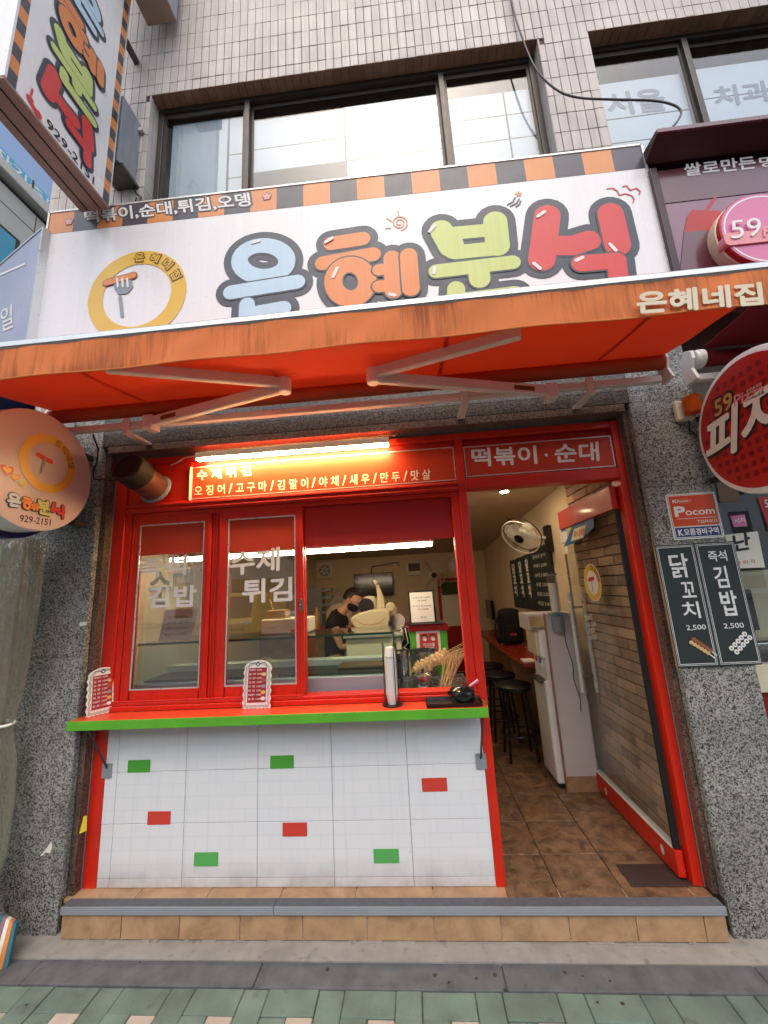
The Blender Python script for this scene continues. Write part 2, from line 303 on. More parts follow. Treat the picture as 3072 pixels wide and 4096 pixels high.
# speckled granite
def granite(name, a, b, c, sc=95, warm=0):
    m = bpy.data.materials.new(name); m.use_nodes = True; t = m.node_tree; N = t.nodes; L = t.links; p = N['Principled BSDF']
    geo = N.new('ShaderNodeNewGeometry'); n0 = N.new('ShaderNodeTexNoise'); n0.inputs['Scale'].default_value = sc*.8; n0.inputs['Detail'].default_value = 2
    L.new(geo.outputs['Position'], n0.inputs[0]); vo = N.new('ShaderNodeTexVoronoi'); vo.inputs['Scale'].default_value = sc
    ad = N.new('ShaderNodeMix'); ad.data_type = 'RGBA'; ad.inputs[0].default_value = .02; L.new(geo.outputs['Position'], ad.inputs[6]); L.new(n0.outputs[1], ad.inputs[7])
    L.new(ad.outputs[2], vo.inputs['Vector']); sp = N.new('ShaderNodeSeparateColor'); L.new(vo.outputs['Color'], sp.inputs[0])
    r = N.new('ShaderNodeValToRGB'); e = r.color_ramp.elements; e[0].position = .0; e[0].color = lin(a); e[1].position = .85; e[1].color = lin(c)
    for q, cc in ((.28, a), (.38, b), (.62, c)): k = e.new(q); k.color = lin(cc)
    L.new(sp.outputs[0], r.inputs[0])
    n1 = N.new('ShaderNodeTexNoise'); n1.inputs['Scale'].default_value = 3; L.new(geo.outputs['Position'], n1.inputs[0])
    mr = N.new('ShaderNodeMapRange'); mr.inputs[1].default_value = .3; mr.inputs[2].default_value = .7; mr.inputs[3].default_value = .72; mr.inputs[4].default_value = 1.12; L.new(n1.outputs[0], mr.inputs[0])
    mx = N.new('ShaderNodeMix'); mx.data_type = 'RGBA'; mx.blend_type = 'MULTIPLY'; mx.inputs[0].default_value = 1; L.new(r.outputs[0], mx.inputs[6]); L.new(mr.outputs[0], mx.inputs[7])
    oi = N.new('ShaderNodeObjectInfo'); m1 = N.new('ShaderNodeMapRange'); m1.inputs[3].default_value = .86; m1.inputs[4].default_value = 1.06; L.new(oi.outputs['Random'], m1.inputs[0])
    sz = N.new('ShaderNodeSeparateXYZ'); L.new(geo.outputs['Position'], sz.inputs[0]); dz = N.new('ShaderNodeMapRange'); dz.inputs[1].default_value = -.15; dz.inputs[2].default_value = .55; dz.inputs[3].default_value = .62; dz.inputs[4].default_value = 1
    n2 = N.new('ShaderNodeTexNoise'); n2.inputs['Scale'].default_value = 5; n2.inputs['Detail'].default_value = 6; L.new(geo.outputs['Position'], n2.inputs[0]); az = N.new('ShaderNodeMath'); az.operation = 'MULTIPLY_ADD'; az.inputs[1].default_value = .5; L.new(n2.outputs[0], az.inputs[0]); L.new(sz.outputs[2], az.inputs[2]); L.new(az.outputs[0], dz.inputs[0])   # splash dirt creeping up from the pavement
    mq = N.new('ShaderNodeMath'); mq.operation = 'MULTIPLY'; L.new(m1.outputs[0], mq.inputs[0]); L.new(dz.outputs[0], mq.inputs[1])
    m2 = N.new('ShaderNodeMix'); m2.data_type = 'RGBA'; m2.blend_type = 'MULTIPLY'; m2.inputs[0].default_value = 1; L.new(mx.outputs[2], m2.inputs[6]); L.new(mq.outputs[0], m2.inputs[7])
    L.new(m2.outputs[2], p.inputs['Base Color']); p.inputs['Roughness'].default_value = .28; MATS[name] = m
granite('granite', '383836', '73726e', 'aeada8', 175); granite('granite_redlit', '2f2622', '5f4d44', '7d685c', 190); granite('granite_shaded', '1f1b19', '463d37', '6d635b', 190)
# white wall tile with a printed brick grid
def printed_tile():
    m = bpy.data.materials.new('white_tile'); m.use_nodes = True; t = m.node_tree; N = t.nodes; L = t.links; p = N['Principled BSDF']
    geo = N.new('ShaderNodeNewGeometry'); sx = N.new('ShaderNodeSeparateXYZ'); L.new(geo.outputs['Position'], sx.inputs[0])
    cx = N.new('ShaderNodeCombineXYZ'); L.new(sx.outputs[0], cx.inputs[0]); L.new(sx.outputs[2], cx.inputs[1])
    mp = N.new('ShaderNodeMapping'); mp.inputs['Location'].default_value = (-.155, -.05, 0); L.new(cx.outputs[0], mp.inputs[0])
    br = N.new('ShaderNodeTexBrick'); br.inputs['Scale'].default_value = 1; br.inputs['Brick Width'].default_value = .15; br.inputs['Row Height'].default_value = .0704
    br.inputs['Mortar Size'].default_value = .0035; br.inputs['Mortar Smooth'].default_value = 1; br.inputs['Color1'].default_value = lin('e6e7ea'); br.inputs['Color2'].default_value = lin('e3e5e9'); br.inputs['Mortar'].default_value = lin('dcdfe3')
    L.new(mp.outputs[0], br.inputs[0])
    n = N.new('ShaderNodeTexNoise'); n.inputs['Scale'].default_value = 14; n.inputs['Detail'].default_value = 9; L.new(geo.outputs['Position'], n.inputs[0])
    r = N.new('ShaderNodeValToRGB'); r.color_ramp.elements[0].position = .68; r.color_ramp.elements[1].position = .76; r.color_ramp.elements[0].color = (1, 1, 1, 1); r.color_ramp.elements[1].color = (.62, .6, .56, 1); L.new(n.outputs[0], r.inputs[0])
    mx = N.new('ShaderNodeMix'); mx.data_type = 'RGBA'; mx.blend_type = 'MULTIPLY'; mx.inputs[0].default_value = .5; L.new(br.outputs[0], mx.inputs[6]); L.new(r.outputs[0], mx.inputs[7])
    gz = N.new('ShaderNodeMapRange'); gz.inputs[1].default_value = .16; gz.inputs[2].default_value = 0; L.new(sx.outputs[2], gz.inputs[0])
    n3 = N.new('ShaderNodeTexNoise'); n3.inputs['Scale'].default_value = 9; n3.inputs['Detail'].default_value = 10; L.new(geo.outputs['Position'], n3.inputs[0])
    gm = N.new('ShaderNodeMath'); gm.operation = 'MULTIPLY'; L.new(gz.outputs[0], gm.inputs[0]); L.new(n3.outputs[0], gm.inputs[1])
    mp3 = N.new('ShaderNodeMapping'); mp3.inputs['Scale'].default_value = (30, 30, 1.2); L.new(geo.outputs['Position'], mp3.inputs[0]); n4 = N.new('ShaderNodeTexNoise'); n4.inputs['Scale'].default_value = 1; n4.inputs['Detail'].default_value = 4; L.new(mp3.outputs[0], n4.inputs[0])
    r4 = N.new('ShaderNodeMapRange'); r4.inputs[1].default_value = .58; r4.inputs[2].default_value = .85; r4.inputs[4].default_value = .16; L.new(n4.outputs[0], r4.inputs[0]); ga = N.new('ShaderNodeMath'); ga.operation = 'ADD'; ga.use_clamp = True; L.new(gm.outputs[0], ga.inputs[0]); L.new(r4.outputs[0], ga.inputs[1])
    m5 = N.new('ShaderNodeMix'); m5.data_type = 'RGBA'; m5.inputs[7].default_value = lin('8f8a80'); L.new(ga.outputs[0], m5.inputs[0]); L.new(mx.outputs[2], m5.inputs[6])
    L.new(m5.outputs[2], p.inputs['Base Color']); p.inputs['Roughness'].default_value = .25
    bp = N.new('ShaderNodeBump'); bp.inputs['Strength'].default_value = .12; bp.inputs['Distance'].default_value = .002; bp.invert = True; L.new(br.outputs['Fac'], bp.inputs['Height']); L.new(bp.outputs[0], p.inputs['Normal'])
    MATS['white_tile'] = m
printed_tile()
# ================================================================== THE SETTING: ground
GZ = -.155
struct(MB().box(-60, 60, -60, -3.4, -.45, -.30).build('road', 'asphalt'))
struct(MB().box(-60, 60, -3.4, 8, -.6, -.172).build('ground', 'sand_joint'))
sw = struct(MB().box(-14, 18, -3.25, -1.075, -.3, GZ-.002).build('pavement', 'paver_green'))
struct(MB().box(-14, 18, -3.4, -3.25, -.45, GZ).build('road_kerb', 'kerb_stone', bevel=.01))
cs = struct(MB().box(-3, 8, -.233, -.05, -.3, GZ).build('concrete_strip', 'concrete'))
ks = struct(MB().box(-3, 8, -.366, -.235, -.3, GZ-.012).build('kerb', 'sand_joint'))
for a, b in ((-3, -1.1), (-1.1, .02), (.02, 1.19), (1.19, 2.36), (2.36, 3.50), (3.50, 4.65), (4.65, 8)):
    MB().box(a+.002, b-.002, -.364, -.237, -.25, GZ-.001+random.uniform(-.002, .002)).build('kerb_slab', 'kerb_stone', ks, bevel=.004)
# windmill paving: four green blocks round a small pink one
U = .1177
pb = {}
def paver(key, w, d):
    if key not in pb:
        o = MB().box(.0015, w-.0015, .0015, d-.0015, -.05, 0).build('paver', 'paver_green' if key != 'pink' else 'paver_pink', bevel=.004, seg=1); pb[key] = o.data; bpy.data.objects.remove(o)
    return pb[key]
for i in range(-5, 14):
    for j in range(2):
        x0 = -.137-U/2 + i*3*U + .058; y0 = -.370 - (j+1)*3*U
        for key, dx, dy, w_, d_ in (('s', 0, 2*U, 2*U, U), ('h', 2*U, U, U, 2*U), ('s', U, 0, 2*U, U), ('h', 0, 0, U, 2*U), ('pink', U, U, U, U)):
            o = link('paver', paver(key, w_, d_), None, sw); o.location = (x0+dx, y0+dy, GZ+random.uniform(-.0025, .0015)); o.rotation_euler.z = random.uniform(-.006, .006)
# spots of old gum on the paving
M('gum', '33322f', .8, var=.2)
for u, v in ((2490, 4015), (2390, 4010), (105, 4020), (1310, 3877), (1980, 3900), (2440, 3925), (1740, 3900), (2260, 3890), (2020, 3960), (1905, 3915), (1795, 3930), (2330, 3905), (560, 3850)):
    p = PZ(u, v, GZ); tag(MB().disc(Fr((p.x, p.y, GZ+.0015), (1, 0, 0), (0, 1, 0)), (0, 0), random.uniform(.004, .010), .0005, 12, .8, .001).build('gum_spot', 'gum'), 'flattened dark gum spot stuck on the pavement', 'gum spot', 'gum spots on the pavement')
# ------------------------------------------------------------------ entrance step
st = Thing('entrance_step', 'low shop step faced with tan tiles under a grey anti-slip metal nosing', 'step', (1.75, -.13, GZ))
st.add(MB().box(.003, 3.488, -.118, 0, GZ-.02, -.006), 'core', 'step_grout')
js = [.003]+[PY(u, 3690, -.13).x for u in (484, 717, 960, 1211, 1469, 1734, 2003, 2275, 2545, 2818)]+[3.488]
for a, b in zip(js, js[1:]): st.add(MB().box(a+.0025, b-.0025, -.128, -.119, GZ+.006, -.034), 'tile', 'step_tile', bevel=.0015)
js2 = [-.045+.42*k for k in range(9)]+[3.535]
for a, b in zip(js2, js2[1:]):
    if b > 2.45 and a < 2.45: b = 2.45
    if a >= 2.45: continue
    st.add(MB().box(a+.002, b-.002, -.073, .05, -.02, .001), 'tread_tile', 'step_tile', bevel=.001)
for a, b in ((.001, 1.205), (1.207, 3.490)):
    n = st.add(MB().box(a, b, -.134, -.074, -.004, .004), 'nosing', 'nosing_top', bevel=.001)
    st.add(MB().box(a, b, -.140, -.1345, -.032, .006), 'nosing_edge', 'nosing_alu', bevel=.0015, parent=n)
    for k in range(3): st.add(MB().box(a, b, -.1415, -.1402, -.028+k*.010, -.024+k*.010), 'nosing_rib', 'nosing_alu', parent=n)
# crumbling white mortar along the foot of the step
mm = MB()
for k in range(60):
    x = random.uniform(.0, 3.4)
    if random.random() < .6: mm.box(x, x+random.uniform(.015, .09), -.131-random.uniform(.002, .010), -.126, GZ-.01, GZ+random.uniform(.002, .006))
o = st.add(mm, 'mortar_crumbs', 'concrete'); o['kind'] = 'stuff'

# ================================================================== SHOP BUILDING
bd = Thing('shop_building', 'corner building with speckled granite ground floor and pinkish brown tiled upper floor', 'building', (1.75, .2, GZ))
gw = bd.add(MB().box(-.70, -.062, -.078, .30, GZ-.05, 4.4).box(3.54, 3.91, -.078, .30, GZ-.05, 4.4).box(-.70, 3.91, -.078, .30, 2.70, 4.4), 'granite_wall', 'grout_dark')
zj = (GZ-.03, .467, 1.32, 2.15, 2.715, 3.5, 4.0)
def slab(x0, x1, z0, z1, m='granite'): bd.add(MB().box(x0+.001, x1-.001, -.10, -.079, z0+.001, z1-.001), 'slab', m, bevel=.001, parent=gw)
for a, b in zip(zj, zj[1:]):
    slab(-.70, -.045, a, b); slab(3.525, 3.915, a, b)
for a, b in ((-.045, .6), (.6, 1.94), (1.94, 3.0), (3.0, 3.525)): slab(a, b, 2.715, 2.80, 'granite_shaded'); slab(a, b, 2.80, 3.5, 'granite_shaded')   # darker copy of the granite: awning shade put in, plus brown grease
for sx, xa, xb in ((1, -.044, -.004), (-1, 3.490, 3.524)):       # reveals: granite return coloured for red bounce light, with a groove strip
    bd.add(MB().box(xa, xb, -.058, .10, GZ+.16, 2.712), 'reveal', 'granite_redlit', parent=gw, bevel=.001)
    bd.add(MB().box(xa-.001 if sx > 0 else xb-.004, xa+.004 if sx > 0 else xb+.001, -.098, -.062, GZ+.16, 2.712), 'reveal_strip', 'granite', parent=gw)
bd.add(MB().box(-.003, 3.489, -.098, .10, 2.664, 2.712), 'reveal', 'granite_redlit', parent=gw, bevel=.001)
bd.add(MB().box(3.487, 3.4895, -.004, .002, .0, 2.66), 'sealant', 'grey_paint', parent=gw); bd.add(MB().box(-.0035, -.001, -.004, .002, .0, 2.66), 'sealant', 'grey_paint', parent=gw)
# upper floor
W1, W2, ZT = (.10, 3.36), (3.755, 6.2), 5.915
uw = bd.add(MB().box(-.70, W1[0]-.014, -.088, .35, 4.41, 8).box(W1[1]+.014, W2[0]-.014, -.088, .35, 4.41, 8).box(W2[1], 7, -.088, .35, 4.41, 8).box(W1[0]-.014, W1[1]+.014, -.088, .35, ZT+.012, 8).box(W2[0]-.014, W2[1], -.088, .35, ZT+.012, 8).box(3.92, 7, .12, .35, 2.5, 4.4), 'tile_wall', 'grout_dark')
TW, TH = .0685, .181
rows = [6.03+k*TH for k in range(-9, 9)]
cells = []
def proj(p):
    d = Vector(p)-CAM; z = d.dot(_f); return 1536+F_PX*d.dot(_R)/z, 2048-F_PX*d.dot(_U)/z
for zr in rows:
    x = -.70
    while x < 6.4:
        a, b = x, x+TW; z0, z1 = zr, zr+TH
        for (wa, wb) in (W1, W2):
            if z0 < ZT:
                if z1 > ZT and b > wa and a < wb: z0 = ZT
                elif b > wa and a < wb:
                    if a < wa: b = wa
                    elif b > wb: a = wb
                    else: a = b
        if b-a > .012 and z1-z0 > .02:
            u, v = proj(((a+b)/2, -.1, (z0+z1)/2)); seen = -30 < u < 3100 and -30 < v < 1000 and not (u < 430)
            cells.append((((a+b)/2-CAM.x)**2+((z0+z1)/2-CAM.z)**2 + (0 if seen else 1e4), a, b, z0, z1))
        x += TW
cells.sort(); tm = {}
def tilemesh(w_, h_):
    k = (round(w_, 4), round(h_, 4))
    if k not in tm:
        o = MB().box(-w_/2+.0022, w_/2-.0022, 0, .012, -h_/2+.0022, h_/2-.0022).build('tile', 'upper_tile', bevel=.0022, seg=1); tm[k] = o.data; bpy.data.objects.remove(o)
    return tm[k]
for (_, a, b, z0, z1) in cells[:298]:
    o = link('tile', tilemesh(b-a, z1-z0), None, uw); o.location = Vector(((a+b)/2, -.1+random.uniform(-.0012, .0012), (z0+z1)/2))-bd.e.location; o.rotation_euler = (random.uniform(-.008, .008), 0, random.uniform(-.01, .01))
rest = MB()
for (_, a, b, z0, z1) in cells[298:]:
    d = random.uniform(-.0012, .0012); rest.box(a+.0022, b-.0022, -.1+d, -.088+d, z0+.0022, z1-.0022)
bd.add(rest, 'tile_field', 'upper_tile', parent=uw)['kind'] = 'stuff'
for (wa, wb) in (W1, (W2[0], 5.4)):
    x = wa
    while x < wb-.01:
        b = min(x+TW, wb); bd.add(MB().box(x+.002, b-.002, -.099, .03, ZT, ZT+.011), 'soffit_brick', 'soffit_brick', parent=uw, bevel=.001); x += TW
for xj, s in ((W1[0], 1), (W1[1], -1), (W2[0], 1)):              # jamb returns
    for zr in rows:
        if 4.3 < zr < ZT-.02: bd.add(MB().box(min(xj, xj-.012*s), max(xj, xj-.012*s), -.098, .03, zr+.002, min(zr+TH, ZT)-.002), 'jamb_tile', 'upper_tile', parent=uw)
def upper_window(x0, x1, mull, zb, films, name='window'):
    fr = MB().box(x0+.004, x1-.004, 0, .07, ZT-.055, ZT-.004).box(x0+.004, x0+.05, 0, .07, zb, ZT-.055).box(x1-.05, x1-.004, 0, .07, zb, ZT-.055).box(x0, x1, 0, .07, zb-.05, zb)
    o = bd.add(fr, name, 'window_alu', bevel=.003)
    edges = [x0+.05]+mull+[x1-.05]
    for m_ in mull: bd.add(MB().box(m_-.022, m_+.022, -.012, .05, zb, ZT-.0555), 'mullion', 'window_alu', bevel=.003, parent=o)
    for k, (a, b) in enumerate(zip(edges, edges[1:])):
        a2, b2 = a+(.022 if k else 0), b-(.022 if k < len(edges)-2 else 0); y = .012+.018*(k % 2)
        bd.add(MB().box(a2, b2, y+.002, y+.014, ZT-.105, ZT-.056).box(a2, a2+.022, y+.002, y+.014, zb, ZT-.106).box(b2-.022, b2, y+.002, y+.014, zb, ZT-.106), 'sash_frame', 'window_alu', parent=o)
        bd.add(MB().box(a2+.02, b2-.02, y+.006, y+.009, zb, ZT-.1), 'pane', 'glass_up', parent=o)
    for a, b, z0, z1 in films: bd.add(MB().box(a+.005, b-.005, .056, .058, z0+.006, z1-.006), 'film_panel', 'film_white', parent=o)
    bd.add(MB().box(x0, x1, .34, .345, zb-.1, ZT+.05), 'dark_interior', 'dark_room', parent=o)
    return o
glassM('glass_up', (.93, .96, .98), 1.3); M('ink_steel', '5f6f80', .4, var=.02)
upper_window(W1[0], W1[1], [.911, 2.583], 4.2, [(.20, .715, 4.95, 5.80), (.725, .90, 5.38, 5.80), (.725, .90, 5.13, 5.38), (.725, .90, 4.3, 5.13), (.93, 1.742, 5.40, 5.72), (.93, 1.742, 5.15, 5.40), (1.748, 2.58, 5.40, 5.74), (1.748, 2.58, 5.15, 5.40), (1.748, 2.58, 4.3, 5.15), (2.6, 3.09, 5.41, 5.66), (2.6, 3.09, 5.16, 5.41), (2.6, 3.09, 4.3, 5.16), (3.095, 3.31, 5.41, 5.66), (3.095, 3.31, 5.16, 5.41), (3.095, 3.31, 4.3, 5.16)])
w2o = upper_window(W2[0], W2[1], [4.535, 5.5], 4.2, [(3.82, 4.5, 5.22, 5.6), (3.82, 4.5, 4.98, 5.22), (3.82, 4.5, 4.3, 4.98), (4.56, 5.45, 5.30, 5.62), (4.56, 5.45, 5.04, 5.30), (4.56, 5.45, 4.3, 5.04), (5.5, 6.1, 4.3, 5.7)])
f0 = FAC(.054)
text(bd, f0, '서울', (2440, 462), (2668, 440), (2418, 375), 'ink_steel', .001, .03, parent=w2o)
text(bd, f0, '치과', (2866, 428), (3090, 400), (2850, 350), 'ink_steel', .001, .03, parent=w2o)
# side wall of building above left, seen past the signs
bd.add(MB().box(-.72, -.70, -.09, 5, 2.7, 8), 'side_wall', 'upper_tile')

# ================================================================== SHOPFRONT (red timber frame)
sf = Thing('shopfront', 'bright red painted shopfront frame with sliding sash windows and serving hatch', 'shopfront', (1.2, 0, 0))
S = lambda d, name, mat='red_paint', bevel=.004, parent=None: sf.add(MB().box(*d), name, mat, bevel=bevel, parent=parent)
S((0, .085, .0, .10, .0, 2.645), 'post'); S((2.405, 2.458, .0, .10, .0, 2.60), 'post'); S((3.436, 3.486, .0, .11, .0, 2.645), 'post')
S((.0855, 3.4355, .0, .10, 2.60, 2.645), 'top_rail'); S((2.4585, 3.4355, .0, .10, 2.25, 2.325), 'door_lintel')
S((.0855, 2.4045, .0, .10, 2.245, 2.31), 'window_head'); S((.0855, 2.4045, -.012, -.0005, 2.285, 2.30), 'bead', bevel=.003); S((.0855, 2.4045, -.008, -.0005, 2.255, 2.266), 'bead', bevel=.003)
S((.0855, .545, .018, .06, 2.3105, 2.5995), 'header_panel'); S((2.4045, 2.405, .02, .05, 2.3, 2.6), 'bead')
S((.0855, 2.4045, .03, .06, 2.3105, 2.5995), 'header_panel', 'red_board')
pl = S((.553, 2.398, .012, .0295, 2.318, 2.553), 'menu_panel', 'red_film', .002); S((2.464, 3.428, .012, .04, 2.332, 2.545), 'menu_panel', 'red_film', .002); S((2.4585, 3.4355, .04, .06, 2.3255, 2.5995), 'header_panel', 'red_board')
for a, b, c, d in ((.553, 2.398, 2.318, 2.553), (2.464, 3.428, 2.332, 2.545)):
    sf.add(MB().box(a, b, .006, .0115, d-.006, d).box(a, b, .006, .0115, c, c+.006).box(a, a+.006, .0062, .0115, c+.006, d-.006).box(b-.006, b, .0062, .0115, c+.006, d-.006), 'panel_trim', 'sign_frame')
sf.add(MB().box(.545, .553, -.004, .03, 2.312, 2.556), 'panel_end', 'cream_print')
f1 = FAC(.0118)
text(sf, f1, '수 제 튀 김', (790, 1922), (1005, 1902), (786, 1882), 'cream_print', .002, .025)
_tok = ['오징어', '/', '고구마', '/', '김말이', '/', '야채', '/', '새우', '/', '만두', '/', '맛살']; _wd = [.45 if t == '/' else 1.28*len(t)-.28 for t in _tok]; _tt = sum(_wd)+.42*(len(_tok)-1); _x = 0
for t_, w_ in zip(_tok, _wd):
    f_0, f_1 = _x/_tt, (_x+w_)/_tt; _x += w_+.42; U_ = lambda f, dv: (778+944*f, 1985-68*f+dv)
    text(sf, f1, ' '.join(t_), U_(f_0, 0), U_(f_1, 0), U_(f_0, -40), 'cream_print', .002, .02)
text(sf, f1, '떡볶이', (1890, 1866), (2148, 1854), (1886, 1796), 'white_print', .002, .03); text(sf, f1, '순대', (2222, 1850), (2396, 1842), (2218, 1778), 'white_print', .002, .03); sf.add(MB().disc(f1, f1.px(2185, 1820), .010, .002, 14), 'dot', 'white_print')
for x, z_ in ((2.425, 2.29), (2.440, 2.29), (2.425, 1.95), (2.440, 1.95), (2.432, 1.30), (2.432, .55), (.04, 2.40), (.04, 1.6), (.04, .5), (3.44, 2.4), (3.44, 1.5), (3.44, .6), (1.0, 2.622), (2.2, 2.622), (3.0, 2.287)):
    sf.add(MB().lathe((x, .0005, z_), (0, -1, 0), [(.005, 0), (.004, .0018)], 10), 'screw', 'dark_steel')
# sash windows
sf.add(MB().box(.086, .128, .012, .095, .985, 2.245), 'side_jamb', 'red_paint', bevel=.003); S((.0855, 2.4045, -.01, .10, .962, .992), 'sill'); S((.0855, 2.4045, .0, .10, .9925, 1.012), 'sill_track'); S((.0855, 1.34, -.004, .012, 1.013, 1.022), 'bead', bevel=.002)
S((2.352, 2.4045, .012, .098, 1.012, 2.245), 'side_jamb'); S((1.30, 1.346, .062, .10, 1.02, 2.245), 'meeting_post')
def sash(x0, x1, y, film_z, words):
    z0, z1 = 1.014, 2.215
    fr = MB().box(x0, x0+.062, y, y+.032, z0, z1).box(x1-.05, x1, y, y+.032, z0, z1).box(x0+.062, x1-.05, y, y+.032, z1-.055, z1).box(x0+.062, x1-.05, y, y+.032, z0, z0+.066)
    s = sf.add(fr, 'sash', 'red_paint', bevel=.003)
    a, b, c, d = x0+.062, x1-.05, z0+.066, z1-.055
    sf.add(MB().box(a, b, y-.001, y+.006, d-.007, d).box(a, b, y-.001, y+.006, c, c+.007).box(a, a+.007, y-.001, y+.006, c+.007, d-.007).box(b-.007, b, y-.001, y+.006, c+.007, d-.007), 'pane_bead', 'sign_frame', parent=s)
    sf.add(MB().box(a, b, y+.014, y+.019, c, d), 'pane', 'glass', parent=s)
    sf.add(MB().box(a+.007, b-.007, y+.011, y+.0135, film_z, d-.007), 'colour_film', 'red_film', parent=s)
    ff = FAC(y+.0115)
    for wd, bl, br, tl in words: text(sf, ff, wd, bl, br, tl, 'white_print', .001, .03, parent=s)
    sf.add(MB().box(x1-.022, x1-.008, y-.004, y+.001, 1.02, 2.2).box(x0+.008, x0+.020, y-.004, y+.001, 1.02, 2.2).box(x1-.044, x1-.036, y-.003, y+.001, 1.02, 2.2), 'ribs', 'red_paint', parent=s)
    return s
sash(.130, .708, .018, 1.948, [('즉석', (553, 2312), (742, 2298), (560, 2236), ), ('김밥', (592, 2430), (784, 2424), (596, 2348))])
s2 = sash(.765, 1.345, .018, 1.931, [('수제', (922, 2302), (1116, 2280), (925, 2212)), ('튀김', (970, 2412), (1166, 2402), (972, 2320))])
S((.7085, .7645, .030, .095, 1.013, 2.2445), 'sash_stile'); S((.72, .728, .022, .0299, 1.02, 2.24), 'bead', bevel=.002); S((.742, .75, .024, .0299, 1.02, 2.24), 'bead', bevel=.002)
S((.1285, 2.3515, .02, .095, 2.2155, 2.2447), 'head_track')
sf.add(MB().box(1.322, 1.343, .006, .0175, 1.52, 1.60).box(1.326, 1.338, -.012, .006, 1.545, 1.565), 'latch', 'steel', bevel=.002)
# the back row of panes carries the shadowed lettering of the second layer
s3 = sf.add(MB().box(.135, .165, .062, .09, 1.02, 2.2).box(.66, .70, .062, .09, 1.02, 2.2), 'rear_sash', 'red_paint')
sf.add(MB().box(.165, .66, .072, .076, 1.02, 2.2), 'pane', 'glass', parent=s3)
text(sf, FAC(.0715), '순대', (598, 2420), (776, 2412), (596, 2286), 'cream_print', .0005, .03, parent=s3)
# pull-down board over the hatch
S((1.3465, 2.3515, .05, .065, 1.94, 2.2147), 'hatch_board', 'red_board', .002)
# ------------------------------------------------------------------ tiled counter wall under the hatch
tw = Thing('tiled_counter', 'white tiled wall under the serving shelf with scattered green and red bricks', 'counter wall', (1.2, .01, 0))
M('tile_grout', 'bdbab3', .9, var=.2)
tw.add(MB().box(.0855, 2.4045, .016, .09, .0, .93), 'core', 'tile_grout')
xs = [.0855, .163, .606, 1.056, 1.507, 1.956, 2.4045]; zs = [.002, .05, .331, .613, .93]
for a, b in zip(xs, xs[1:]):
    for c, d in zip(zs, zs[1:]): tw.add(MB().box(a+.0013, b-.0013, .004+random.uniform(0, .0014), .0155, c+.0013, d-.0013), 'tile', 'white_tile', bevel=.0015)
for n_, u, v in (('green_print', 556, 3065), ('green_print', 1128, 3048), ('green_print2', 824, 3437), ('green_print2', 1545, 3424), ('red_print', 1738, 3139), ('red_print', 636, 3272), ('red_print', 1179, 3318)):
    p = PY(u, v, .003); tw.add(MB().box(p.x-.0725, p.x+.0725, .0025, .004, p.z-.0352, p.z+.0352), 'brick', n_)
# ------------------------------------------------------------------ serving shelf
sh = Thing('serving_shelf', 'red topped serving shelf with a bright green front edge on folding brackets', 'shelf', (1.2, -.1, .92))
sh.add(MB().box(-.03, 2.424, -.176, -.0105, .925, .961), 'board', 'orange_red_top', bevel=.002)
sh.add(MB().box(-.033, 2.427, -.181, -.1765, .912, .9635), 'edge', 'green_paint', bevel=.002); sh.add(MB().box(-.0345, -.0305, -.176, -.0105, .912, .9635), 'edge', 'green_paint'); sh.add(MB().box(2.4245, 2.428, -.176, -.02, .912, .9635), 'edge', 'green_paint')
for x, xw in ((.07, .10), (2.40, 2.385)):
    k = sh.add(MB().tube([(x, -.15, .921), (xw, .0, .64)], .006), 'bracket', 'dark_steel'); sh.add(MB().box(xw-.03, xw+.03, -.004, .003, .585, .665), 'bracket_plate', 'grey_paint', parent=k); sh.add(MB().box(x-.01, x+.01, -.16, -.03, .906, .9115), 'bracket_arm', 'dark_steel', parent=k)
sh.add(MB().box(1.12, 1.14, -.174, -.155, .90, .912), 'catch', 'steel')
# ------------------------------------------------------------------ tube lamp over the menu panel
lp = Thing('tube_lamp', 'long lit tube lamp over the red menu panel', 'lamp', (1.3, -.05, 2.6))
lp.add(MB().box(.63, 1.968, -.085, -.035, 2.598, 2.622), 'housing', 'cream_plastic', bevel=.004); lp.add(MB().box(.63, 1.968, -.0885, -.0855, 2.584, 2.622), 'added_shade_lip', 'cream_plastic')  # front lip added to screen the awning from the tube's light
lp.add(MB().box(.637, 1.961, -.082, -.038, 2.572, 2.5975), 'tube', 'lamp_tube', bevel=.006)
for x in (.63, 1.962): lp.add(MB().box(x, x+.006, -.086, -.034, 2.570, 2.5978), 'end_cap', 'cream_plastic')
for x in (.8, 1.8): lp.add(MB().box(x, x+.02, -.036, .0, 2.603, 2.618), 'arm', 'white_metal')
lp.add(MB().tube([(.63, -.06, 2.61), (.52, -.03, 2.615), (.45, -.01, 2.59), (.40, .0, 2.58)], .004), 'cable', 'white_plastic')
# ------------------------------------------------------------------ exhaust pipe
ep = Thing('exhaust_pipe', 'sooty metal exhaust pipe poking out of the red header', 'pipe', (.3, 0, 2.41))
a = Vector((.30, .02, 2.405)); b = Vector((.285, -.27, 2.495)); ax = b-a
ep.add(MB().lathe(a, ax, [(.098, 0), (.098, .22), (.101, .222), (.101, .232), (.099, .235), (.099, ax.length), (.092, ax.length), (.092, .03)], 36, True, True), 'pipe', 'pipe_metal' if M('pipe_metal', '7a5546', .4, metal=.6, var=.35, vs_=14, dirt=.4) else '', smooth=True)
ep.add(MB().lathe(a+ax.normalized()*.018, ax, [(.112, 0), (.112, .01), (.0985, .016)], 36), 'collar', 'grey_paint', smooth=True)
ep.add(MB().lathe(b-ax.normalized()*.12, ax, [(.1035, 0), (.106, .004), (.106, .118), (.100, .124), (.085, .110)], 36), 'rubber_sleeve', 'black_rubber', smooth=True)
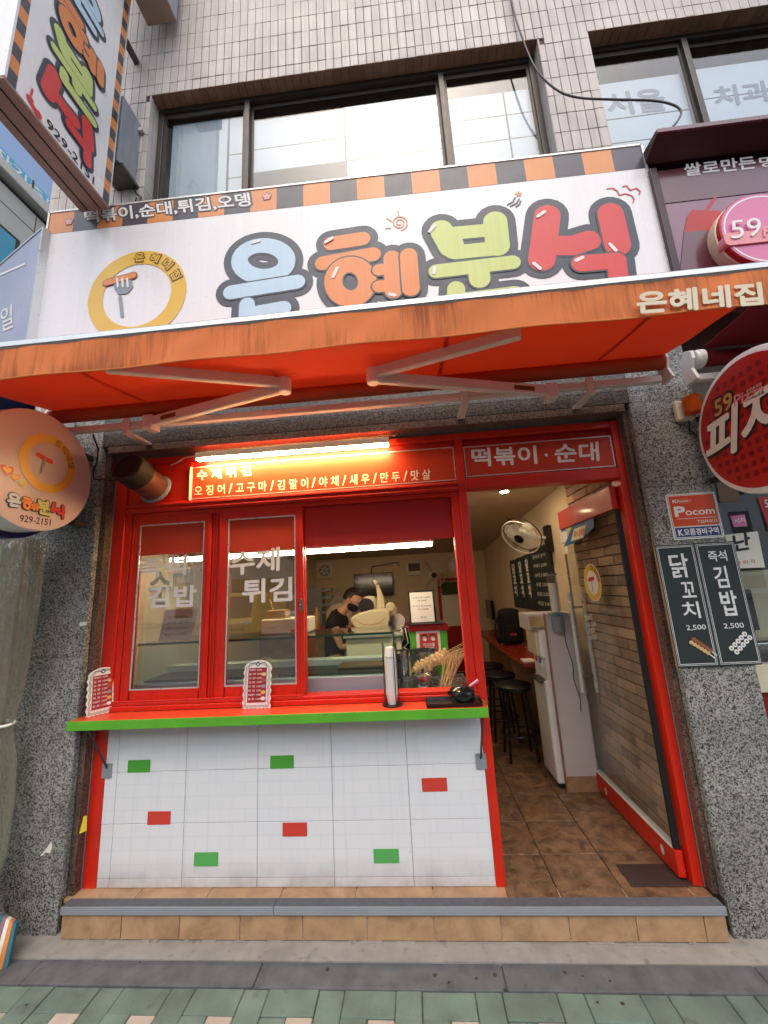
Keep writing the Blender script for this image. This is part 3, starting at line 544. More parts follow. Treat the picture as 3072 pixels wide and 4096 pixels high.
# ================================================================== BIG FASCIA SIGN
sg = Thing('fascia_sign', 'long white shop sign with puffy coloured letters and an orange and black striped top', 'sign', (1.65, -.2, 3.3))
YS = -.30; fs = FAC(YS)
A_, B_, C_, D_ = fs.px(203, 855), fs.px(2560, 584), fs.px(2708, 1085), fs.px(118, 1325)
def sq(s, t):                                # sheet coordinates: s along, t from the top edge down (metres)
    return (A_[0]+s*(B_[0]-A_[0]), A_[1]+s*(B_[1]-A_[1])-t)
LX = sq(1, 0)[0]-sq(0, 0)[0]; HB = 1.18
def quad(a, b, t0, t1, e0=0, e1=0): return [sq(a, t1), sq(b, t1), sq(b, t0), sq(a, t0)]
sg.add(MB().poly(fs, quad(0, 1, 0, HB), 0, .19), 'box', 'sign_white')
sg.add(MB().poly(fs, quad(-.002, 1.002, -.014, -.001), .006, .19).poly(fs, quad(-.0035, -.0003, -.014, HB), .006, .19).poly(fs, quad(1.0003, 1.0035, -.014, HB), .006, .19), 'edge_trim', 'sign_frame')
for k in range(22): sg.add(MB().poly(fs, quad(k/22, (k+1)/22, .004, .186), .0012, .001), 'stripe', 'sign_orange' if k % 2 == 0 else 'sign_dark')
text(sg, fs, '떡볶이,순대,튀김,오뎅', (340, 899), (1010, 827), (335, 842), 'ink_navy', .0025, .085)
text(sg, fs, '떡볶이,순대,튀김,오뎅', (344, 897), (1006, 826), (339, 845), 'white_print', .004, .03)
K = fs.px(1201, 1000)[0]-fs.px(1200, 1000)[0]           # metres per photo pixel on the sign
def circ(c, rx, ry, n=26): return [(c[0]+rx*math.cos(2*math.pi*k/n), c[1]+ry*math.sin(2*math.pi*k/n)) for k in range(n+1)]
def letter(t, fr, groups, mat, shine, o_w=31, mp=None, k=None, h=.003):
    """puffy letter: dark outline, coloured bodies parted by dark seams, white highlights; coordinates through mp"""
    mp = mp or fr.px; k = k or K
    out = MB()
    for g in groups:
        for pts, wd in g: out.stroke(fr, [mp(*p) for p in pts], (wd+2*o_w)*k, h)
    L = t.add(out, 'letter', 'ink_navy')
    hh = h+.0016
    for g in groups:
        se, bo = MB(), MB()
        for pts, wd in g:
            q = [mp(*p) for p in pts]; se.stroke(fr, q, (wd+13)*k, hh); bo.stroke(fr, q, wd*k, hh+.0008)
        t.add(se, 'seam', 'ink_navy', parent=L); t.add(bo, 'body', mat, parent=L); hh += .0017
    for p0, p1 in shine: t.add(MB().stroke(fr, [mp(*p0), mp(*p1)], 13*k, hh), 'highlight', 'white_print', parent=L)
    return L
EUN = [[(circ((1054, 1046), 95, 62), 68)], [([(925, 1172), (1190, 1130)], 62)], [([(990, 1222), (988, 1262), (1135, 1236)], 62)]]
HYE = [[([(1326, 976), (1450, 957)], 62)], [([(1292, 1056), (1492, 1020)], 62)], [(circ((1402, 1130), 68, 68), 70)], [([(1516, 1084), (1566, 1078)], 50), ([(1516, 1150), (1566, 1146)], 50), ([(1568, 1036), (1574, 1168)], 64)], [([(1634, 1028), (1644, 1158)], 66)]]
BUN = [[([(1764, 922), (1802, 990)], 88), ([(1800, 950), (1815, 1000)], 84), ([(1980, 888), (1990, 985)], 90), ([(1790, 938), (1985, 920)], 58), ([(1820, 1012), (1980, 996)], 62)], [([(1745, 1088), (2050, 1052)], 58), ([(1914, 1080), (1918, 1118)], 78)], [([(1824, 1160), (1824, 1210), (2060, 1180)], 66)]]
SIK = [[([(2188, 866), (2166, 1040)], 98), ([(2185, 985), (2290, 985), (2355, 964)], 84)], [([(2440, 858), (2468, 982)], 94)], [([(2322, 1058), (2464, 1046), (2474, 1140)], 68)]]
letter(sg, fs, EUN, 'ink_blue', [((1010, 975), (1040, 966))]); letter(sg, fs, HYE, 'ink_orange', [((1304, 974), (1330, 958)), ((1334, 1112), (1350, 1078)), ((1560, 1182), (1580, 1186))])
letter(sg, fs, BUN, 'ink_green', [((1718, 930), (1740, 905)), ((1738, 1075), (1736, 1096))]); letter(sg, fs, SIK, 'ink_red', [((2150, 870), (2176, 852)), ((2134, 1058), (2158, 1078)), ((2438, 982), (2460, 1006)), ((2302, 1046), (2328, 1034))])
def curve(mp, pts): return [mp(*p) for p in pts]
spiral = [(1598+(6+30*k/40)*math.cos(.6+k*.36), 893+(6+26*k/40)*math.sin(.6+k*.36)) for k in range(38)]
sn = sg.add(MB().stroke(fs, curve(fs.px, spiral), 4.5*K, .003), 'sun_swirl', 'ink_orange')
for p, q in (((1592, 845), (1594, 862)), ((1546, 874), (1570, 888)), ((1543, 914), (1562, 914))): sg.add(MB().stroke(fs, [fs.px(*p), fs.px(*q)], 4.5*K, .003), 'sun_ray', 'ink_orange', parent=sn)
c = fs.px(2074, 778)
so_ = sg.add(MB().poly(fs, [(c[0]+(26 if k % 2 == 0 else 11)*K*.62*math.cos(math.pi/2+k*math.pi/5), c[1]+(26 if k % 2 == 0 else 11)*K*.62*math.sin(math.pi/2+k*math.pi/5)) for k in range(10)], .003), 'star', 'sign_orange')
for p, m_, q in (((2030, 820), (2052, 808), (2060, 792)), ((2042, 826), (2066, 814), (2076, 798)), ((2064, 828), (2078, 818), (2082, 806))): sg.add(MB().stroke(fs, curve(fs.px, (p, m_, q)), 6*K, .003), 'star_trail', 'ink_navy', parent=so_)
for pts in (((2428, 756), (2452, 754), (2470, 766), (2476, 782), (2500, 776), (2526, 784), (2536, 798), (2532, 810)), ((2490, 748), (2505, 744), (2520, 762), (2545, 754), (2560, 766), (2556, 778))): sg.add(MB().stroke(fs, curve(fs.px, pts), 5*K, .003), 'bird_mark', 'ink_red')
for u, v in ((278, 888), (1068, 788)):
    c = fs.px(u, v); fl = MB()
    for k in range(5): fl.disc(fs, (c[0]+11*K*math.cos(k*1.2566+.3), c[1]+11*K*math.sin(k*1.2566+.3)), 9.5*K, .0025+k*.0001, 14)
    o = sg.add(fl, 'flower', 'ink_navy'); f2 = MB()
    for k in range(5): f2.disc(fs, (c[0]+11*K*math.cos(k*1.2566+.3), c[1]+11*K*math.sin(k*1.2566+.3)), 6.8*K, .004+k*.0001, 14)
    sg.add(f2, 'petals', 'ink_pink', parent=o); sg.add(MB().disc(fs, c, 6*K, .0052, 14), 'flower_eye', 'ink_green', parent=o)
def ring_mark(t, fr, mp, c, ro, ri, k, parent=None, bigger=1.0, h=.003):
    """yellow ring with the shop name round its shoulder"""
    R = t.add(MB().ring(fr, mp(*c), ro*k, ri*k, h, n=56), 'yellow_ring', 'ink_yellow', parent=parent)
    return R
rg = ring_mark(sg, fs, fs.px, (548, 1180), 205, 143, K)
def arc_text(t, fr, c2, rad, chars, a0, da, size, parent, h):
    for i, ch in enumerate(chars):
        an = a0-da*i; cx, cy = c2[0]+rad*math.cos(an), c2[1]+rad*math.sin(an); rt = an-math.pi/2
        ex, ey = (math.cos(rt)*size/2, math.sin(rt)*size/2), (-math.sin(rt)*size/2, math.cos(rt)*size/2)
        for m_, bo, hh, g in (('ink_brown', .10, h, 1.0), ('ink_yellow', .03, h+.0012, .88)):
            text(t, fr, ch, (cx-ex[0]*g-ey[0]*g, cy-ex[1]*g-ey[1]*g), (cx+ex[0]*g-ey[0]*g, cy+ex[1]*g-ey[1]*g), (cx-ex[0]*g+ey[0]*g, cy-ex[1]*g+ey[1]*g), m_, hh, bo, px=False, parent=parent)
arc_text(sg, fs, fs.px(548, 1180), 174*K, '은혜네집', math.radians(90), math.radians(22), 42*K, rg, .0045)
# sausage on a fork, part of the printed picture
fk = sg.add(MB().stroke(fs, curve(fs.px, ((482, 1190), (490, 1265))), 14*K, .005), 'fork', 'ink_grey')
sg.add(MB().poly(fs, [fs.px(*p) for p in ((456, 1130), (528, 1118), (534, 1150), (512, 1176), (476, 1180), (460, 1160))], .0055), 'fork_head', 'ink_grey', parent=fk)
sg.add(MB().stroke(fs, curve(fs.px, ((428, 1134), (536, 1104))), 34*K, .0062), 'sausage_outline', 'ink_brown', parent=fk); sg.add(MB().stroke(fs, curve(fs.px, ((428, 1134), (536, 1104))), 27*K, .0075), 'sausage', 'ink_orange', parent=fk)
for x in (472, 492, 512): sg.add(MB().stroke(fs, curve(fs.px, ((x, 1118), (x+3, 1150))), 9*K, .009), 'tine', 'white_print', parent=fk)
# ================================================================== PROJECTING SIGN (upper left)
pj = Thing('projecting_sign', 'tall white projecting sign with orange and black striped edges and sideways puffy letters', 'sign', (-.07, -.7, 4.46))
XF = .038; Y0, Y1, Z0, Z1 = -1.06, -.345, 4.46, 7.6
fp = Fr((XF, 0, 0), (0, 1, 0), (0, 0, 1))
pj.add(MB().box(XF-.215, XF, Y0, Y1, Z0+.02, Z1), 'box', 'sign_white'); pj.add(MB().box(XF-.215, XF+.001, Y0-.012, Y1+.012, Z0, Z0+.0195), 'bottom_plate', 'sign_under', bevel=.003)
for xx in (XF-.06, XF-.155): pj.add(MB().box(xx-.004, xx+.004, Y0, Y1, Z0-.004, Z0-.0002), 'seam', 'black_rubber')
pj.add(MB().box(XF-.216, XF+.004, Y0-.014, Y0-.001, Z0+.02, Z1), 'edge_trim', 'sign_white'); pj.add(MB().box(XF-.01, XF+.004, Y1+.001, Y1+.010, Z0+.02, Z1), 'edge_trim', 'sign_frame')
n = 0; z = Z0+.02
while z < 7.5:
    for a, b in ((Y1-.052, Y1), (Y0, Y0+.05)):
        pj.add(MB().poly(fp, [(a, z), (b, z+.0), (b, z+.095), (a, z+.095)], .0015, .001), 'stripe', 'sign_dark' if n % 2 == 0 else 'sign_orange')
    n += 1; z += .095
# the same four letters stacked from top to bottom, drawn from the fascia strokes
def remap(cx, cy, s, ty, tz): return lambda u, v: (ty+(u-cx)*s, tz-(v-cy+.115*(u-cx))*s)   # level the strokes again
for strokes, mat, cx, cy, tz in ((SIK, 'ink_red', 2320, 985, 4.765), (BUN, 'ink_green', 1900, 1035, 5.12), (HYE, 'ink_orange', 1470, 1070, 5.46), (EUN, 'ink_blue', 1055, 1130, 5.80)):
    letter(pj, fp, strokes, mat, [], 26, remap(cx, cy, .00098, -.70, tz), .00098, .003)
text(pj, fp, '929-2151', (-.83, 4.495), (-.48, 4.495), (-.83, 4.555), 'ink_black', .003, .02, px=False)
ph = pj.add(MB().stroke(fp, [fp.px(120, 400), fp.px(150, 455)], .05, .003).stroke(fp, [fp.px(122, 380), fp.px(128, 358)], .012, .004), 'telephone_mark', 'ink_red'); pj.add(MB().disc(fp, fp.px(142, 425), .018, .006, 16), 'dial', 'white_print', parent=ph)
for z_ in (5.0, 6.3): pj.add(MB().box(XF-.12, XF-.08, Y1, -.10, z_, z_+.04), 'wall_bracket', 'dark_steel')
# grey transformer box on the wall behind the projecting sign
gb = Thing('wall_box', 'grey metal cable box fixed to the tiled wall behind the projecting sign', 'box', (-.02, -.15, 5.1))
gb.add(MB().box(-.16, .03, -.30, -.102, 4.96, 5.60), 'body', 'grey_paint', bevel=.006); gb.add(MB().box(-.12, .06, -.28, -.102, 4.93, 4.955), 'bracket', 'dark_steel'); gb.add(MB().box(.031, .07, -.13, -.105, 5.50, 5.53), 'clip', 'white_metal')
tag(MB().tube([(.02, -.108, 4.93), (.06, -.112, 4.86), (.10, -.115, 4.82), (.09, -.115, 4.77), (.05, -.115, 4.78), (.06, -.115, 4.83), (.10, -.115, 4.74), (.04, -.112, 4.68), (.03, -.105, 4.66)], .006, 6).build('coiled_cable', 'dark_steel', smooth=True), 'short coiled grey cable on the tiles below the grey cable box', 'cable')
us = Thing('upper_sign', 'underside corner of a dark sign mounted above the projecting sign', 'sign', (.15, -.3, 6.9)); us.add(MB().box(.06, .32, -.62, -.16, 6.62, 7.5), 'box', 'sign_under', bevel=.005); us.add(MB().box(.3205, .325, -.62, -.16, 6.63, 7.5), 'face', 'grey_paint')
pts = [PY(u, v, y) for u, v, y in ((2035, -80, -.13), (2052, 30, -.13), (2085, 140, -.13), (2140, 270, -.14), (2220, 355, -.16), (2310, 390, -.18), (2450, 398, -.2), (2600, 402, -.22), (2680, 415, -.24), (2722, 440, -.25), (2716, 475, -.25), (2668, 535, -.26))]
sm = []
for k in range(len(pts)-1):
    p0, p1, p2, p3 = pts[max(k-1, 0)], pts[k], pts[k+1], pts[min(k+2, len(pts)-1)]
    for t_ in (0, .25, .5, .75): sm.append(.5*((2*p1)+(p2-p0)*t_+(2*p0-5*p1+4*p2-p3)*t_**2+(-p0+3*p1-3*p2+p3)*t_**3))
tag(MB().tube(sm+[pts[-1]], .0075, 8).build('power_cable', 'black_plastic', smooth=True), 'thin black cable sagging down the tiled wall to the maroon sign hood', 'cable')
# ================================================================== AWNING
aw = Thing('awning', 'faded orange retractable awning with white folding arms over the shopfront', 'awning', (1.7, -.3, 2.85))
XL, XR, YF = -.235, 3.64, -1.08
fz = lambda Y: 2.905+(Y+.30)*.150
cv = MB(); NX, NY = 30, 12
for j in range(NY+1):
    for i in range(NX+1):
        y = -.30+(YF+.30)*j/NY; x = XL+(XR-XL)*i/NX; cv.v.append(Vector((x, y, fz(y)-.012*math.sin(math.pi*j/NY)+.003*math.sin(i*.9+j)*math.sin(math.pi*j/NY))))
for j in range(NY):
    for i in range(NX): k = j*(NX+1)+i; cv.f.append([k, k+1, k+NX+2, k+NX+1])
aw.add(cv, 'canopy', 'awning_fabric', smooth=True)
zb = fz(YF)
for x in (.42, 1.36, 2.30, 3.24):
    sm3 = MB()
    for j in range(NY): y0_, y1_ = -.34+(YF+.36)*j/NY, -.34+(YF+.36)*(j+1)/NY; q0, q1 = [fz(y_)-.012*math.sin(math.pi*(y_+.30)/(YF+.30))-.0045 for y_ in (y0_, y1_)]; i = len(sm3.v); sm3.v += [Vector((x, y0_, q0)), Vector((x+.022, y0_, q0)), Vector((x+.022, y1_, q1)), Vector((x, y1_, q1))]; sm3.f.append([i, i+1, i+2, i+3])
    aw.add(sm3, 'seam', 'awning_fabric')
aw.add(MB().tube([(XL-.02, YF, zb), (XR+.02, YF, zb)], .026, 16), 'front_bar', 'alu', smooth=True)
aw.add(MB().box(XL, XR, YF-.0265, YF-.018, zb-.012, zb+.004), 'bar_lip', 'alu')
va = MB(); NV = 90
for j in range(5):
    for i in range(NV+1):
        x = XL+.005+(XR-XL-.01)*i/NV; va.v.append(Vector((x, YF-.020+.006*(j/4)*math.sin(x*9)+.003*math.sin(x*23+j), zb-.02-.148*j/4)))
for j in range(4):
    for i in range(NV): k = j*(NV+1)+i; va.f.append([k, k+1, k+NV+2, k+NV+1])
aw.add(va, 'valance', 'awning_valance', smooth=True)
hm = MB().tube([(XL+.005+(XR-XL-.01)*i/NV, YF-.0205+.006*math.sin((XL+.005+(XR-XL-.01)*i/NV)*9), zb-.169) for i in range(NV+1)], .0035, 6)
aw.add(hm, 'hem', 'ink_orange')
fv = FAC(YF-.032)
text(aw, fv, '은혜네집', (2552, 1254), (3052, 1216), (2548, 1170), 'cream_plastic', .0, .045)
aw.add(MB().tube([(XL, -.30, 2.862), (XR-.01, -.30, 2.862)], .043, 20), 'roller', 'awning_roll', smooth=True)
aw.add(MB().box(XL+.02, XR-.03, -.305, -.265, 2.742, 2.782), 'torsion_bar', 'white_metal', bevel=.004)
def AP(u, v, z0=2.835, s=.13):           # point of the arm plane, just under the canopy
    d = ray(u, v); t = (z0+s*(CAM.y+.30)-CAM.z)/(d.z-s*d.y); return CAM+d*t
for we, el, fe in (((600, 1690), (1140, 1548), (420, 1482)), ((2203, 1567), (1492, 1510), (2085, 1345))):
    W = PY(*we, -.315); E_ = AP(*el); Fe = AP(*fe); Fe.y = max(Fe.y, YF+.03)
    sgn = 1 if E_.x < W.x else -1
    a1 = aw.add(MB().bar(W, E_, .038, .066), 'arm', 'white_metal', bevel=.008); aw.add(MB().bar(E_+Vector((0, 0, .025)), Fe+Vector((0, 0, .02)), .038, .062), 'forearm', 'white_metal', bevel=.008, parent=a1)
    aw.add(MB().lathe(E_-Vector((0, 0, .038)), (0, 0, 1), [(.030, 0), (.036, .006), (.036, .085), (.03, .092)], 16), 'elbow', 'white_plastic', smooth=True, parent=a1)
    aw.add(MB().box(W.x-.035, W.x+.035, -.345, -.26, W.z-.05, W.z+.045), 'arm_bracket', 'white_metal', bevel=.008, parent=a1)
    aw.add(MB().bar(W.lerp(E_, .10)+Vector((0, -.0185, 0)), W.lerp(E_, .22)+Vector((0, -.0185, 0)), .002, .03), 'maker_label', 'ink_brown', parent=a1)
for u, v in ((515, 1725), (2358, 1585), (1860, 1640)):
    p = PY(u, v, -.29); aw.add(MB().box(p.x-.025, p.x+.025, -.262, -.101, 2.70, 2.715).box(p.x-.025, p.x+.025, -.31, -.262, 2.70, 2.708).box(p.x-.02, p.x+.02, -.325, -.306, 2.69, 2.80), 'wall_bracket', 'white_metal', bevel=.003)
for x, s in ((XL-.012, -1), (XR+.004, 1)): aw.add(MB().poly(Fr((x, 0, 0), (0, 1, 0), (0, 0, 1)), [(-.36, 2.74), (-.26, 2.735), (-.25, 2.80), (-.245, 2.86), (-.27, 2.915), (-.32, 2.92), (-.345, 2.87), (-.33, 2.81)], 0, .014), 'end_plate', 'white_metal')
# ================================================================== ROUND PROJECTING SIGN (left)
rs = Thing('round_sign', 'round white lightbox sign with yellow ring, hearts and phone number beside the left pilaster', 'sign', (-.1, -.51, 2.05))
RC = (-.515, 2.415); fr_ = Fr((-.045, 0, 0), (0, 1, 0), (0, 0, 1))
M('lit_plastic', 'e6dad6', .35, var=.06, vs_=2, trans=.25)
rs.add(MB().lathe((-.19, RC[0], RC[1]), (1, 0, 0), [(.335, 0), (.352, .004), (.352, .138), (.345, .144)], 56), 'drum', 'sign_white', smooth=True)
rs.add(MB().lathe((-.048, RC[0], RC[1]), (1, 0, 0), [(.345, 0), (.350, .002), (.340, .0035)], 56), 'face', 'lit_plastic', smooth=True)
rs.add(MB().lathe((-.35, RC[0]+.02, RC[1]-.02), (1, 0, 0), [(.36, 0), (.36, .12)], 48), 'blue_drum', 'deep_blue_ink', smooth=True)
mpd = lambda u, v: (u, v)
rg = rs.add(MB().ring(fr_, (-.475, 2.47), .175, .125, .003, n=48), 'yellow_ring', 'ink_yellow')
arc_text(rs, fr_, (-.475, 2.47), .15, '은혜네집', math.radians(72), math.radians(19), .034, rg, .0045)
for i, (hx, hz, c, s_) in enumerate(((-.70, 2.36, 'ink_red', .034), (-.655, 2.335, 'ink_orange', .026), (-.61, 2.31, 'ink_green', .024))):
    hp = [(hx+s_*1.05*(math.sin(t)**3), hz+s_*(.81*math.cos(t)-.31*math.cos(2*t)-.13*math.cos(3*t)-.06*math.cos(4*t))) for t in [2*math.pi*k/24 for k in range(24)]]
    o = rs.add(MB().poly(fr_, hp[::-1], .003), 'heart', c); rs.add(MB().poly(fr_, [(hx+(p[0]-hx)*.62, hz+(p[1]-hz)*.62) for p in hp[::-1]], .0042), 'heart_middle', 'ink_yellow', parent=o)
for strokes, mat, cx, cy, ty in ((EUN, 'ink_blue', 1055, 1130, -.645), (HYE, 'ink_orange', 1470, 1070, -.56), (BUN, 'ink_green', 1900, 1035, -.475), (SIK, 'ink_red', 2310, 985, -.385)):
    letter(rs, fr_, strokes, mat, [], 26, remap(cx, cy, .00023, ty, 2.205), .00023, .0025)
text(rs, fr_, '929-2151', (-.60, 2.10), (-.42, 2.105), (-.60, 2.137), 'ink_black', .002, .02, px=False)
fk = rs.add(MB().stroke(fr_, [(-.545, 2.50), (-.465, 2.485)], .028, .004), 'sausage', 'ink_red'); rs.add(MB().stroke(fr_, [(-.505, 2.49), (-.515, 2.40)], .012, .0055), 'fork', 'ink_grey', parent=fk)
rs.add(MB().box(-.14, -.10, -.20, -.10, 2.62, 2.65), 'wall_arm', 'dark_steel'); rs.add(MB().box(-.14, -.10, -.20, -.10, 2.15, 2.18), 'wall_arm', 'dark_steel')
tag(MB().tube([(.02, -.26, 2.74), (.015, -.20, 2.66), (-.02, -.16, 2.58), (-.05, -.15, 2.52), (-.05, -.14, 2.47), (.1, -.1, 2.46), (.19, -.05, 2.47)], .006, 6).build('sign_cable', 'black_plastic', smooth=True), 'loose black cable between the awning bar and the round white sign', 'cable')
# ================================================================== ROUND RED SIGN (right)
ps = Thing('round_red_sign', 'round red checked pizza sign with white rim and big white letters', 'sign', (3.9, -.53, 2.0))
PC = (-.525, 2.365); fq = Fr((3.838, 0, 0), (0, -1, 0), (0, 0, 1))
ps.add(MB().lathe((3.84, PC[0], PC[1]), (1, 0, 0), [(.345, 0), (.365, .004), (.372, .02), (.372, .14), (.36, .15)], 56), 'drum', 'sign_white', smooth=True)
fc = ps.add(MB().disc(fq, (-PC[0], PC[1]), .338, .0015, 56), 'face', 'pizza_red')
ck = MB()
for i in range(-8, 9):
    for j in range(-8, 9):
        x, y = i*.052+.01, j*.052
        if math.hypot(x, y) < .305: ck.poly(fq, [(-PC[0]+x-.014, PC[1]+y-.014), (-PC[0]+x+.014, PC[1]+y-.014), (-PC[0]+x+.014, PC[1]+y+.014), (-PC[0]+x-.014, PC[1]+y+.014)], .0025)
ps.add(ck, 'checks', 'pizza_dark', parent=fc)['kind'] = 'stuff'
text(ps, fq, '피자', (2838, 1872), (3150, 1700), (2840, 1700), 'ink_black', .0035, .05); text(ps, fq, '피자', (2832, 1864), (3144, 1692), (2834, 1692), 'white_print', .005, .04)
text(ps, fq, '59', (2862, 1672), (2935, 1632), (2858, 1602), 'ink_black', .0035, .10); text(ps, fq, '59', (2864, 1668), (2933, 1630), (2860, 1606), 'gold_ink', .005, .035)
text(ps, fq, 'Pizza', (2940, 1628), (3062, 1572), (2940, 1584), 'ink_pink', .005, .03); text(ps, fq, '오구쌀피자', (2988, 1572), (3052, 1540), (2988, 1560), 'white_print', .005, .01)
ps.add(MB().box(3.9, 3.94, -.16, -.10, 2.55, 2.58), 'wall_arm', 'dark_steel'); ps.add(MB().box(3.9, 3.94, -.16, -.10, 2.15, 2.18), 'wall_arm', 'dark_steel')
# ------------------------------------------------------------------ alarm siren, guard plate, chalk board on the right pilaster
sr = Thing('alarm_siren', 'cream wall siren with an orange warning lens on the right granite pilaster', 'siren', (3.66, -.12, 2.5))
p0 = PY(2735, 1640, -.12)
sr.add(MB().box(p0.x-.055, p0.x+.045, -.14, -.101, p0.z-.075, p0.z+.06), 'base', 'cream_plastic', bevel=.012)
sr.add(MB().lathe((p0.x+.01, -.185, p0.z-.05), (0, 0, 1), [(.043, 0), (.048, .008), (.048, .10), (.04, .108)], 24), 'lens', 'orange_lens', smooth=True)
sr.add(MB().tube([(p0.x+.01, -.13, p0.z-.07), (p0.x+.015, -.11, p0.z-.13), (p0.x+.05, -.105, p0.z-.17)], .004, 6), 'cable', 'black_plastic')
gp = Thing('guard_plate', 'small orange and blue security company plate above the chalkboard', 'plate', (3.76, -.1, 1.82)); fg = FAC(-.1045)
def rr(x0, x1, y0, y1, r, n=5):
    P_ = []
    for cx, cy, a0 in ((x1-r, y0+r, -90), (x1-r, y1-r, 0), (x0+r, y1-r, 90), (x0+r, y0+r, 180)):
        for k in range(n+1): a = math.radians(a0+90*k/n); P_.append((cx+r*math.cos(a), cy+r*math.sin(a)))
    return P_
gp.add(MB().poly(fg, rr(3.622, 3.906, 1.822, 2.098, .012), 0, .004), 'plate', 'white_plastic'); gp.add(MB().poly(fg, rr(3.629, 3.899, 1.829, 2.091, .010), .0008), 'border', 'ink_navy'); gp.add(MB().poly(fg, rr(3.631, 3.897, 1.831, 2.089, .009), .0012), 'inner', 'white_plastic')
gp.add(MB().poly(fg, [(3.635, 1.90), (3.893, 1.90), (3.893, 2.085), (3.635, 2.085)], .0018), 'upper_field', 'orange_field' if M('orange_field', 'd4502c', .35, var=.03) else ''); gp.add(MB().poly(fg, [(3.637, 1.836), (3.891, 1.836), (3.891, 1.893), (3.637, 1.893)], .0018), 'lower_field', 'deep_blue_ink')
for bd_, a, b, c, d, bo in (('K', 3.655, 3.680, 2.044, 2.064, .04), ('Pocom', 3.682, 3.745, 2.046, 2.060, .03), ('P', 3.657, 3.713, 1.962, 2.018, .07), ('ocom', 3.716, 3.880, 1.964, 1.992, .03), ('T.2274-0112', 3.772, 3.884, 1.914, 1.932, .02), ('K', 3.652, 3.678, 1.845, 1.881, .05), ('모콤경비구역', 3.685, 3.878, 1.845, 1.884, .03)):
    text(gp, fg, bd_, (a, c), (b, c), (a, d), 'white_print', .0024, bo, px=False)
gp.add(MB().ring(fg, (3.715, 2.053), .046, .0435, .0024, n=30, ky=.28), 'logo_loop', 'white_print'); gp.add(MB().poly(fg, [(3.662, 1.944), (3.886, 1.944), (3.886, 1.9465), (3.662, 1.9465)], .0024), 'rule', 'white_print')
cb = Thing('chalkboard_menu', 'two panel black chalkboard menu with skewer and seaweed roll prices', 'menu board', (3.72, -.1, 1.11)); fb = FAC(-.112)
cb.add(MB().box(3.499, 3.944, -.112, -.1005, 1.113, 1.795), 'board', 'chalk_black', bevel=.002); cb.add(MB().box(3.4955, 3.4985, -.1125, -.1, 1.113, 1.795), 'wood_edge', 'wood_trim')
for a, b in ((3.505, 3.713), (3.727, 3.938)):
    for d, t in ((0, .0022), (.007, .003)):
        x0, x1, y0, y1 = a+d, b-d, 1.122+d, 1.788-d
        cb.add(MB().poly(fb, [(x0, y0), (x1, y0), (x1, y0+t), (x0, y0+t)], .001).poly(fb, [(x0, y1-t), (x1, y1-t), (x1, y1), (x0, y1)], .001).poly(fb, [(x0, y0+t), (x0+t, y0+t), (x0+t, y1-t), (x0, y1-t)], .001).poly(fb, [(x1-t, y0+t), (x1, y0+t), (x1, y1-t), (x1-t, y1-t)], .001), 'border_line', 'chalk_ink')
T = lambda b, x0, x1, z0, z1, bo=.018: text(cb, fb, b, (x0, z0), (x1, z0), (x0, z1), 'chalk_ink', .0012, bo, px=False)
T('닭', 3.565, 3.665, 1.605, 1.74); T('꼬', 3.60, 3.675, 1.49, 1.575); T('치', 3.585, 3.675, 1.375, 1.465); T('2,500', 3.585, 3.69, 1.307, 1.338, .012)
T('즉석', 3.785, 3.885, 1.685, 1.745, .02); T('김', 3.795, 3.865, 1.535, 1.655); T('밥', 3.80, 3.885, 1.38, 1.515); T('2,500', 3.785, 3.892, 1.307, 1.338, .012)
for (ax_, az, bx, bz, m1) in ((3.595, 1.245, 3.672, 1.185, 'fishcake'), (3.612, 1.262, 3.685, 1.20, 'sausage_brown')):
    if m1 not in MATS: M('sausage_brown', '9c5a3a', .5, var=.15, vs_=60)
    sk = cb.add(MB().stroke(fb, [(bx, bz), (bx+.03, bz-.028)], .006, .002), 'skewer_picture', 'paper')
    for k in range(6): cb.add(MB().disc(fb, (ax_+(bx-ax_)*k/5, az+(bz-az)*k/5), .012, .003+k*.0002, 14, .85), 'skewer_piece', m1, parent=sk)
for r_ in range(2):
    for k in range(5):
        cx, cz = 3.800+.021*k+r_*.022, 1.205+.018*k-r_*.020; o = cb.add(MB().disc(fb, (cx, cz), .0135, .003+r_*.001, 16), 'roll_picture', 'white_print'); cb.add(MB().disc(fb, (cx, cz), .005, .005, 10), 'roll_filling', 'wood_trim', parent=o)
# ================================================================== RIGHT NEIGHBOUR
nb = Thing('neighbour_fascia', 'maroon shop fascia with a dark overhanging hood next door to the white sign', 'sign', (4.9, -.2, 3.3)); YN = -.30; fn = FAC(YN)
a0 = fn.px(2590, 620); xN0 = a0[0]+.015
nb.add(MB().box(xN0, 6.5, YN, -.10, 3.28, 4.24), 'panel', 'mauve_reflection'); nb.add(MB().box(xN0-.045, xN0-.001, YN-.03, -.10, 3.28, 4.24), 'side_frame', 'maroon_dark', bevel=.004)  # mauve reflection put into the maroon panel's colour
nb.add(MB().box(xN0, 6.5, YN-.004, YN-.0005, 3.98, 4.24), 'top_band', 'maroon')
HZ = PY(2617, 540, -.44).z
hd = nb.add(MB().poly(Fr((xN0-.045, 0, 0), (0, 1, 0), (0, 0, 1)), [(-.10, HZ-.05), (YN, HZ-.05), (-.44, HZ), (-.44, HZ+.03), (-.10, HZ+.05)], 0, -2.8), 'hood', 'maroon_dark')
nb.add(MB().box(xN0-.045, 6.4, -.455, -.4405, HZ-.005, HZ+.03), 'hood_lip', 'maroon', bevel=.004)
text(nb, fn, '쌀로만든', (2738, 708), (3022, 676), (2732, 660), 'white_print', .006, .03); text(nb, fn, '명품', (3036, 674), (3190, 656), (3033, 634), 'white_print', .006, .03)
